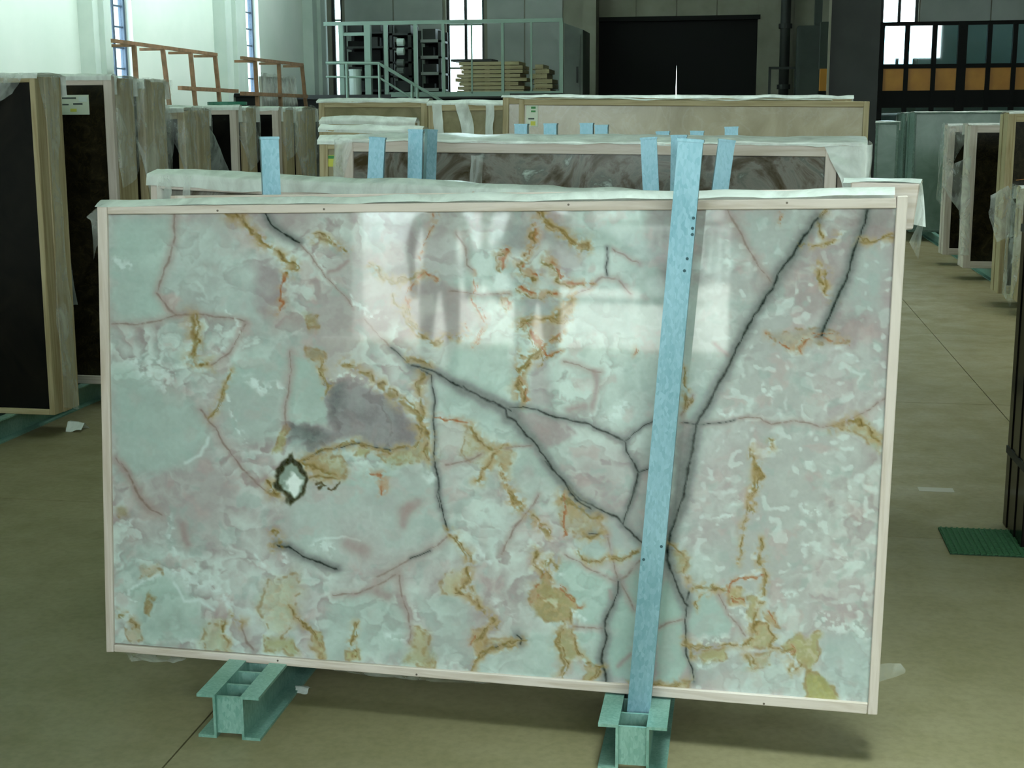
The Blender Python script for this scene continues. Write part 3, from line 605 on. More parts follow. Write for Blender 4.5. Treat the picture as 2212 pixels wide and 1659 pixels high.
sheet('plastic_wrap', [[(-1.1, -.006, a['dims'][1]+.004), (.85, -.006, a['dims'][1]+.006)], [(-1.1, .06, a['dims'][1]+.014), (.85, .06, a['dims'][1]+.016)], [(-1.1, .125, a['dims'][1]+.004), (.85, .125, a['dims'][1]+.004)]], M_FILM_W, a, 50, 6, .012, 6, 58)
GS = 'stacked beige slabs left of the smoky bundle'
a = framed('beige stack slab with the highest white film top', at(694, 262, 8.5), at(893, 264, 8.5), M_OLIVE, ((0,0,0), (0,0,0)), wx=M_OX, wz=M_OZ, group=GS, hang=.02, bulge=.03, seed=61)
a = framed('beige stack slab under the middle white film top', at(692, 280, 7.8), at(906, 284, 7.75), M_OLIVE, ((0,0,0), (0,0,0)), wx=M_OX, wz=M_OZ, group=GS, hang=.015, bulge=.03, seed=62)
a = framed('nearest beige stack slab with a small yellow label', at(690, 304, 7.1), at(880, 306, 7.1), M_OLIVE, ((0,0,0), (0,0,0), (0,0,0)), wx=M_OX, wz=M_OZ, group=GS, hang=.02, bulge=.035, seed=63)
label_card(a, .035, .075, .05, .06, ((.1, .9, .05, .3, M_INK), (.1, .9, .6, .9, M_YEL)), M_YEL)
# smoky bundle
a = framed('wide smoky grey onyx slab bundle wrapped in milky film behind the posts', at(740, 304, 5.75), at(1866, 314, 5.62), M_GREYSTONE, ((0,-.10,0), (.01,-.05,.012), (0,-.02,.022), (.01,0,.03)), dep=.085, bw=.046, hang=.004, bulge=.012, seed=70)
end_film(a, 1, .62, 71, M_FILM_W, .16, .03); end_film(a, -1, .40, 72, M_FILM, .05, .035)
front_fold(a, [[(.36, .05), (.39, .05)], [(.36, .3), (.385, .3)]], 73, M_FILM); front_fold(a, [[(.58, .05), (.63, .05)], [(.58, .4), (.63, .4)]], 74, M_FILM)
# slabs directly behind the onyx slab
b = framed('angled slab bundle behind the onyx slab, its left end and film top showing', at(324, 378, 4.50), at(1560, 437, 3.86), M_GREYSTONE, ((0,0,0), (.0,-.0,.006)), dep=.06, bw=.046, hang=.035, bulge=.016, seed=80, lean=1.5)
front_fold(b, [[(.06, .0), (.10, .0)], [(.05, .05), (.11, .05)], [(.06, .13), (.10, .13)]], 81, M_FILM); front_fold(b, [[(.17, .0), (.20, .0)], [(.17, .13), (.20, .13)]], 82, M_FILM)

# ------------------------------------------------------------------ the onyx slab
S_YAW, S_LEAN = math.radians(-4.0), math.radians(2.2)
S_ROT = Matrix.Rotation(S_YAW, 3, 'Z') @ Matrix.Rotation(-S_LEAN, 3, 'X')
S_N = S_ROT @ Vector((0, -1, 0)); S_ANCH = onz(1300, 1495, RAIL_H+.004)
def on_slab(x, y): d = ray(x, y); return C_POS + d*(((S_ANCH-C_POS).dot(S_N))/d.dot(S_N))
_bl, _br = on_slab(229, 1408), on_slab(1895, 1545); S_ORG = (_bl+_br)/2
ox_slab = thing('onyx_slab', 'big polished white onyx slab with dark and golden veins in a pine frame', 'slab', S_ORG, (-S_LEAN, 0, S_YAW))
S_INV = S_ROT.transposed()
def sl(x, y): v = S_INV @ (on_slab(x, y)-S_ORG); return (v.x, v.z)
# frame boards (outer and inner outline measured, boards 5 cm deep)
DEP = .052
def board(poly): MB().prism([sl(*p) for p in poly][::-1], 0, DEP).build('frame_board', M_WX if abs(poly[0][0]-poly[1][0]) > 200 else M_WZ, ox_slab, .002)
board([(231,446), (1936,428), (1936,450), (231,463)]); board([(246,1393), (1875,1520), (1872,1543), (246,1408)])
board([(209,446), (230,446), (245,1409), (229,1409)]); board([(1938,424), (1962,423), (1895,1545), (1874,1544)])
MB().prism([sl(*p) for p in [(236,467), (1932,455), (1870,1516), (250,1390)]][::-1], .034, .050).build('backing_board', M_WX, ox_slab)
# nails / knots on the top board
kn = MB()
for x, y in ((1228, 442), (700, 452), (470, 455), (1700, 438), (900, 1457), (600, 1427), (1650, 1520)):
    u, w = sl(x, y); kn.tube((u, -.0012, w), (u, .001, w), .003, 8)
kn.build('nail_head', mat('nail', srgb(110,100,90), .5, .6), ox_slab)

# pattern of the stone, drawn in a flat working sheet whose corners are the slab's corners
SHEET = [(230.,460.), (1938.,448.), (1878.,1523.), (244.,1391.)]
def homography(src, dst):
    Am = []; B = []
    for (x, y), (u, v) in zip(src, dst):
        Am += [[x,y,1,0,0,0,-u*x,-u*y], [0,0,0,x,y,1,-v*x,-v*y]]; B += [u, v]
    h = np.linalg.solve(np.array(Am, float), np.array(B, float)); return np.append(h, 1).reshape(3, 3)
corners = [sl(*p) for p in SHEET]
NX, NZ = 760, 470
gu, gv = np.meshgrid(np.linspace(0, 1, NX), np.linspace(0, 1, NZ))
TL_, TR_, BR_, BL_ = [np.array(c) for c in corners]
LX = (TL_[0]*(1-gu)+TR_[0]*gu)*(1-gv)+(BL_[0]*(1-gu)+BR_[0]*gu)*gv
LZ = (TL_[1]*(1-gu)+TR_[1]*gu)*(1-gv)+(BL_[1]*(1-gu)+BR_[1]*gu)*gv
Hm = homography(corners, SHEET)
den = Hm[2,0]*LX+Hm[2,1]*LZ+Hm[2,2]; PX = (Hm[0,0]*LX+Hm[0,1]*LZ+Hm[0,2])/den; PY = (Hm[1,0]*LX+Hm[1,1]*LZ+Hm[1,2])/den
N1, N2, N3, N4 = Noise(5), Noise(6), Noise(7), Noise(8)
WX = PX+(N1.fbm(PX/58, PY/58, 5)-.5)*30+(N2.fbm(PX/16, PY/16, 3)-.5)*12; WY = PY+(N2.fbm(PX/58+9, PY/58+4, 5)-.5)*30+(N1.fbm(PX/16+7, PY/16, 3)-.5)*12
def sm(a, b, x): t = np.clip((x-a)/(b-a), 0, 1); return t*t*(3-2*t)
img = np.zeros((NZ, NX, 3))
def lay(col, al): img[...] = img*(1-al[...,None])+np.array(col, float)*al[...,None]
# ground: mint white clouds over mauve grey
MINTC, MAUVE, LIGHT, DEEP = (172,192,182), (172,166,162), (206,224,214), (150,168,160)
img[...] = MINTC
lo = N3.fbm(PX/260, PY/260, 4); lay(MAUVE, sm(.42, .66, lo)*.85)
right = sm(1380, 1600, PX+(lo-.5)*200); lay((176,168,166), right*.5)
lay((160,152,148), sm(.5, .72, N4.fbm(PX/120, PY/120, 4))*.6)
def mottle(am):
    # scalloped cloud edges: bright on one side of each contour, fading on the other
    area_ = sm(.42, .62, N1.fbm(PX/210+5, PY/190, 3))
    for (sx_, sy_, k_, o_) in ((190, 150, 6, 3.0), (90, 74, 4, 11.0)):
        q = N2.fbm(WX/sx_+o_, WY/sy_, 5)*k_; q = q-np.floor(q); band = sm(.0, .10, q)*(1-sm(.10, .85, q))
        lay(LIGHT, band*am*(.15+.85*area_)*(1-.45*right)); lay((158,150,146), sm(.80, .97, q)*(1-sm(.97, 1.0, q))*am*.5*area_)
    lay((186,170,164), sm(.58, .75, N4.fbm(WX/40+60, WY/36, 4))*am*.7); lay((160,178,170), sm(.58, .76, N3.fbm(WX/30+20, WY/30+50, 4))*am*.8)
mottle(.55)
rid = 1-np.abs(N4.fbm(WX/34, WY/30, 4)-.5)*5; lay(LIGHT, np.clip(rid, 0, 1)*.30*sm(.45, .6, N3.fbm(PX/150, PY/150+8, 3)))
spots = N1.at(WX/17, WY/14); lay((206,222,214), sm(.70, .86, spots)*.62*np.clip(right+.25*sm(900, 1400, PY), 0, 1))
spots = N2.at(WX/33+9, WY/26); lay((198,214,206), sm(.72, .85, spots)*.45*right)
def tile(k, pts):
    x0, y0, s = {'A': (200,420,2.44), 'B': (1000,420,2.304), 'C': (200,1000,2.458), 'D': (1000,1000,2.304)}[k]
    return [(x0+a/s, y0+b/s) for a, b in pts]
def dist_line(pts, X, Y):
    d = np.full(X.shape, 1e9)
    for (x0, y0), (x1, y1) in zip(pts[:-1], pts[1:]):
        dx, dy = x1-x0, y1-y0; L = dx*dx+dy*dy+1e-9; t = np.clip(((X-x0)*dx+(Y-y0)*dy)/L, 0, 1)
        d = np.minimum(d, (X-x0-t*dx)**2+(Y-y0-t*dy)**2)
    return np.sqrt(d)
def window(pts, m):
    xs_ = [p[0] for p in pts]; ys_ = [p[1] for p in pts]
    ok = (PX > min(xs_)-m) & (PX < max(xs_)+m) & (PY > min(ys_)-m) & (PY < max(ys_)+m)
    r = np.where(ok.any(1))[0]; c = np.where(ok.any(0))[0]
    return None if len(r) == 0 else (slice(r[0], r[-1]+1), slice(c[0], c[-1]+1))
def blend(w, col, al): img[w] = img[w]*(1-al[...,None])+np.array(col, float)*al[...,None]
def vein(k, pts, kind, wd, wob=None):
    wob = {'K': .34, 'W': 1.2, 'G': .8, 'O': .8}.get(kind, .42) if wob is None else wob
    P = tile(k, pts); w = window(P, wd*9+24)
    if w is None: return
    x, y = PX[w]+(WX[w]-PX[w])*wob, PY[w]+(WY[w]-PY[w])*wob; d = dist_line(P, x, y); n = N3.fbm(PX[w]/16, PY[w]/16, 2); n2 = N4.fbm(PX[w]/10, PY[w]/9, 3)
    if kind == 'K':
        blend(w, (126,132,128), np.exp(-(d/(wd*2.6))**2)*.75); blend(w, (70,84,78), np.clip(1.2-d/(wd*(.2+.9*n)), 0, 1)*.8); blend(w, (40,54,48), np.clip(1.2-d/(wd*.62*(.1+.9*n)), 0, 1)*.9)
        blend(w, (20,28,24), np.clip(1.2-d/(wd*.35*(.3+n)), 0, 1)*.8)
    elif kind == 'B':
        blend(w, (166,152,144), np.exp(-(d/(wd*2.2))**2)*.55); blend(w, (136,122,110), np.clip(1.2-d/(wd*(.1+.75*n)), 0, 1)*.66*sm(.18, .48, n2))
    elif kind == 'P': blend(w, (164,148,142), np.exp(-(d/wd)**2)*.7)
    elif kind == 'G':
        blend(w, (176,160,122), np.exp(-(d/(wd*1.9))**2)*.55*sm(.3, .6, n2)); blend(w, (138,124,72), np.clip(1.25-d/(wd*(.3+.6*n2)), 0, 1)*.72*sm(.30, .55, n))
        blend(w, (104,88,52), np.clip(1.1-d/(wd*.4*n2*2), 0, 1)*.42*sm(.4,.7,n2))
    elif kind == 'O':
        blend(w, (180,160,132), np.exp(-(d/(wd*1.7))**2)*.45*sm(.35,.6,n2)); blend(w, (160,102,62), np.clip(1.25-d/(wd*.8*(.15+.8*n2)), 0, 1)*.7*sm(.36, .56, n))
    elif kind == 'W': blend(w, (214,232,224), np.exp(-(d/wd)**2)*.7*sm(.42, .6, n2))
    elif kind == 'L': blend(w, (206,224,216), np.clip(1.2-d/wd, 0, 1)*.75)
def patch(k, pts, col, al=.8, soft=8, speck=None, wob=1.0):
    P = tile(k, pts); w = window(P, soft*2+16)
    if w is None: return
    x, y = PX[w]+(WX[w]-PX[w])*wob, PY[w]+(WY[w]-PY[w])*wob
    ins = np.zeros(x.shape, bool); n = len(P)
    for i in range(n):
        (x0, y0), (x1, y1) = P[i], P[(i+1) % n]; c = (y0 > y) != (y1 > y)
        ins ^= c & (x < (x1-x0)*(y-y0)/((y1-y0) if y1 != y0 else 1e-9)+x0)
    d = dist_line(P+[P[0]], x, y); sd = np.where(ins, d, -d); al_ = sm(-soft, soft, sd)*al; blend(w, col, al_)
    if speck is not None: blend(w, speck[0], al_*sm(.45, .7, N4.fbm(PX[w]/11, PY[w]/10, 4))*speck[1])
GLD, GLW, MVE, MNT = (150,130,82), (200,196,172), (160,148,146), (172,200,188)
for a_ in (  # broad areas of one tone
    ('A', [(90,120),(410,120),(380,400),(330,520),(400,620),(230,680),(95,685)], MNT, .75, 14), ('A', [(440,120),(640,130),(800,300),(900,500),(860,640),(780,660),(560,630),(460,570),(350,510),(400,360)], (176,194,186), .75, 14),
    ('A', [(95,900),(200,900),(330,1030),(400,1020),(560,1140),(610,1280),(520,1420),(330,1480),(200,1480),(110,1370)], MNT, .75, 16), ('A', [(720,880),(1000,850),(1010,1050),(960,1300),(830,1310),(700,1240),(650,1120)], MNT, .6, 16),
    ('A', [(1060,850),(1180,880),(1230,1000),(1240,1230),(1120,1230),(1020,1210),(1030,1000)], (168,196,184), .8, 8), ('A', [(1240,990),(1400,1000),(1560,1080),(1640,1170),(1720,1220),(1720,1300),(1650,1340),(1480,1320),(1380,1290),(1250,1330),(1130,1340),(1010,1310),(1005,1225),(1130,1235),(1250,1260),(1250,1100)], (124,118,120), .95, 9),
    ('A', [(1260,1010),(1320,1010),(1330,1120),(1250,1200)], (104,114,112), .75, 16), ('A', [(1010,1220),(1120,1240),(1230,1290),(1140,1330),(1020,1290)], (92,106,102), .8, 14), ('A', [(1530,1080),(1580,1090),(1600,1200),(1540,1240)], (126,132,130), .5, 12),
    ('A', [(340,515),(430,530),(470,570),(415,630),(370,590)], (194,180,172), .8, 4), ('A', [(880,330),(990,380),(1000,520),(900,640),(860,560)], (150,140,140), .7, 16), ('A', [(870,600),(1030,580),(1080,700),(950,720)], (158,144,138), .6, 16),
    ('A', [(1640,560),(1690,480),(1800,430),(1990,540),(1990,700),(1900,760),(1790,770),(1690,700)], (158,148,146), .8, 9), ('A', [(1690,520),(1790,520),(1820,600),(1720,650)], (196,198,190), .7, 9), ('A', [(1600,120),(1700,150),(1740,300),(1680,450),(1590,480),(1570,330)], (150,144,142), .7, 16),
    ('A', [(1730,200),(1900,230),(1960,380),(1880,460),(1780,400),(1730,320)], (180,180,176), .7, 12), ('A', [(1810,980),(1990,1060),(2150,1150),(2100,1240),(1960,1200),(1830,1170)], (172,196,186), .75, 9), ('A', [(1810,1210),(1970,1210),(2000,1330),(1880,1400),(1820,1330)], (186,186,178), .75, 9), ('A', [(1880,820),(2196,780),(2196,1100),(2010,1030),(1850,930)], MNT, .7, 10),
    ('B', [(230,1080),(370,1090),(500,1130),(560,1180),(480,1240),(400,1270),(340,1210),(270,1120)], (160,148,146), .85, 5), ('B', [(540,530),(640,470),(700,420),(770,430),(830,520),(840,700),(540,700)], (172,192,184), .7, 8), ('B', [(230,140),(330,160),(320,260),(250,270),(210,250)], (150,158,154), .7, 8),
    ('B', [(400,180),(480,180),(540,250),(440,270),(400,240)], (152,156,152), .7, 8), ('B', [(430,270),(600,270),(600,330),(540,360),(500,420),(460,360)], (154,146,144), .7, 8), ('B', [(300,500),(420,500),(450,600),(310,630)], (156,162,160), .75, 7), ('B', [(310,640),(440,620),(520,560),(480,700),(400,740)], (158,138,122), .7, 7),
    ('B', [(350,800),(430,800),(440,1050),(320,1050)], (160,150,148), .7, 10), ('B', [(1900,80),(2150,80),(2150,220),(1960,240)], (150,138,136), .75, 14), ('B', [(1700,230),(1960,240),(1880,450),(1800,600),(1790,450)], (160,150,148), .5, 18), ('B', [(1340,90),(1780,90),(1640,290),(1540,440)], (178,196,188), .55, 16),
    ('B', [(1960,280),(2110,260),(2090,600),(1900,620),(1880,500)], (172,192,184), .6, 20), ('B', [(1790,640),(1860,600),(2000,620),(1950,760),(1820,720)], (152,138,136), .6, 12), ('B', [(1085,1140),(1160,1150),(1120,1330),(1090,1500),(1050,1500),(1060,1300)], (150,142,140), .7, 8), ('B', [(1200,1080),(1180,1130),(1110,1120),(1150,1000),(1190,940),(1260,940)], (166,190,180), .6, 8),
    ('C', [(1030,230),(1500,100),(1800,60),(1850,300),(1600,460),(1350,540),(1150,510),(1000,380)], (180,196,188), .5, 16), ('C', [(180,690),(340,610),(450,680),(560,750),(620,860),(560,950),(280,950),(250,850)], (166,194,180), .75, 9), ('C', [(1270,720),(1480,700),(1560,650),(1650,800),(1640,1020),(1220,1060),(1220,900)], (168,194,182), .7, 14), ('C', [(1700,700),(1960,690),(2010,900),(1990,1060),(1830,1040),(1800,850)], (168,190,180), .65, 14),
    ('D', [(470,470),(520,470),(760,600),(720,810),(600,810),(560,700),(450,590)], (164,192,180), .85, 5), ('D', [(560,850),(700,850),(690,960),(650,1020),(580,970)], (164,192,180), .85, 5), ('D', [(730,750),(800,650),(850,760),(840,1090),(720,1080),(700,960)], (160,192,178), .8, 6), ('D', [(810,560),(880,500),(880,720),(840,700)], (158,190,176), .8, 5), ('D', [(990,600),(1040,590),(1100,720),(1110,880),(1110,1000),(1060,1080),(960,1080),(970,830)], (160,192,178), .85, 6),
    ('D', [(1130,700),(1210,650),(1290,700),(1330,820),(1300,870),(1180,860),(1120,820)], (166,192,182), .85, 6), ('D', [(600,420),(650,385),(710,400),(720,450),(680,490),(610,480)], (170,192,184), .85, 4), ('D', [(720,290),(790,320),(820,390),(760,440),(730,380)], (166,182,176), .7, 6), ('D', [(80,960),(300,880),(440,850),(470,960),(450,1060),(80,1040)], (176,196,186), .65, 12), ('D', [(120,200),(280,260),(200,470),(60,480),(20,300)], (186,204,196), .6, 14), ('D', [(1800,860),(2030,860),(2010,1180),(1860,1170),(1800,1040)], (170,190,184), .7, 14), ('D', [(1320,940),(1560,960),(1700,1080),(1700,1160),(1160,1120),(1170,980)], (182,200,192), .5, 14),
): patch(*(a_[:3]+(a_[3]*.86, a_[4]*1.3)))
mottle(.14)
for a_ in (  # golden and rusty areas
    ('A', [(1110,1400),(1250,1360),(1330,1420),(1290,1500),(1180,1500)], (180,162,124), .6, 9, (GLD, .8)), ('A', [(990,1235),(1000,1340),(925,1370),(945,1300)], (168,150,104), .8, 4), ('A', [(1390,1320),(1470,1330),(1440,1370),(1380,1360)], (176,162,118), .8, 4), ('A', [(1650,1340),(1740,1280),(1790,1390),(1560,1420),(1510,1360)], (168,154,112), .6, 9, (GLD, .8)), ('A', [(1120,790),(1220,810),(1220,880),(1140,870)], (160,140,116), .8, 6), ('A', [(1100,630),(1200,660),(1200,720),(1120,720)], (166,142,100), .75, 8),
    ('B', [(0,1160),(120,1240),(220,1290),(240,1360),(120,1360),(0,1300)], (186,172,144), .5, 12, (GLD, .6)), ('B', [(180,1300),(250,1320),(230,1380),(180,1360)], (180,150,120), .7, 6), ('B', [(1850,1130),(2000,1130),(2090,1200),(2090,1300),(2000,1200)], (176,164,128), .55, 9, (GLD, .8)), ('B', [(1520,700),(1780,680),(1900,740),(1650,770)], (166,146,134), .6, 9),
    ('C', [(900,630),(1060,600),(1120,700),(1060,880),(960,960),(890,800)], GLW, .6, 16, ((190,170,140), .7)), ('C', [(890,960),(1060,960),(1080,1040),(880,1010)], (180,166,118), .7, 7, (GLD, .7)), ('C', [(1690,870),(1800,900),(1790,1090),(1660,1060)], (188,172,134), .7, 9, (GLD, .8)), ('C', [(600,870),(700,860),(700,990),(570,980)], (190,190,150), .5, 12), ('C', [(120,230),(180,220),(190,270),(130,290)], (176,156,128), .75, 6), ('C', [(260,570),(340,560),(340,610),(250,620)], (194,172,156), .7, 6), ('C', [(170,880),(250,850),(270,920),(180,940)], (204,190,170), .7, 6), ('C', [(285,705),(320,740),(325,785),(290,770)], (168,140,100), .85, 3), ('C', [(1160,900),(1210,900),(1220,1030),(1150,1000)], (184,166,112), .7, 6), ('C', [(1330,1010),(1400,1000),(1390,1060),(1330,1060)], (186,166,106), .7, 6), ('C', [(2010,900),(2100,900),(2110,1010),(2030,1010)], (186,150,96), .75, 7), ('C', [(1860,600),(1970,590),(1960,690),(1860,680)], (196,180,140), .6, 8),
    ('D', [(350,610),(400,570),(440,630),(490,650),(560,690),(600,720),(540,740),(555,800),(480,810),(400,805),(335,770),(330,690)], (166,142,92), .85, 4, ((196,176,136), .6)), ('D', [(360,680),(430,670),(470,690),(460,730),(420,700)], (214,214,206), .85, 3), ('D', [(455,850),(545,830),(560,960),(500,980),(450,910)], (170,150,104), .8, 5), ('D', [(120,880),(200,890),(280,860),(290,900),(180,930)], (196,186,160), .7, 5), ('D', [(1315,620),(1365,640),(1385,730),(1325,710)], (190,160,110), .8, 4), ('D', [(1400,680),(1450,690),(1450,800),(1410,790)], (180,160,110), .75, 5), ('D', [(1430,820),(1500,808),(1545,860),(1520,915),(1430,900)], (186,170,132), .85, 4), ('D', [(1500,760),(1560,740),(1580,810),(1520,800)], (186,140,90), .7, 5), ('D', [(1690,840),(1795,860),(1785,960),(1740,1050),(1690,1010),(1640,930),(1590,900),(1650,850)], (178,162,110), .8, 5, ((206,202,186), .6)), ('D', [(1725,1050),(1790,1065),(1850,1185),(1705,1190)], (174,162,98), .85, 5, ((190,184,132), .5)), ('D', [(1180,930),(1300,920),(1290,990),(1200,980)], (184,168,116), .75, 6), ('D', [(1400,950),(1540,940),(1530,1000),(1440,1040)], (186,168,138), .7, 6, ((212,206,196), .6)), ('D', [(1020,430),(1110,450),(1130,560),(1060,560)], (180,162,124), .65, 8, (GLD, .6)), ('D', [(480,200),(700,260),(720,350),(560,360),(500,300)], (172,150,126), .6, 10, (GLD, .7)), ('D', [(590,1010),(665,1015),(640,1090),(580,1090)], (170,148,96), .7, 5), ('D', [(800,1090),(830,1060),(830,1110)], (170,150,100), .7, 4), ('D', [(960,1085),(1130,1070),(1140,1120),(960,1115)], (176,160,112), .6, 6, (GLW, .6)),
):
    c_ = a_[2]; patch(*(a_[:2]+((c_[0]*.90, c_[1]*.95, c_[2]*.86),)+(a_[3]*.8, a_[4]*1.4, a_[5] if len(a_) > 5 else ((204,196,172), .55),)), wob=1.25)
    P = tile(a_[0], list(a_[1])+[a_[1][0]]); w = window(P, 30); d_ = dist_line(P, PX[w]+(WX[w]-PX[w])*1.25, PY[w]+(WY[w]-PY[w])*1.25); q_ = N4.fbm(PX[w]/12, PY[w]/12, 3)
    blend(w, (146,120,76), np.clip(1.2-d_/(1.5+4*q_), 0, 1)*.5*sm(.4, .6, q_))
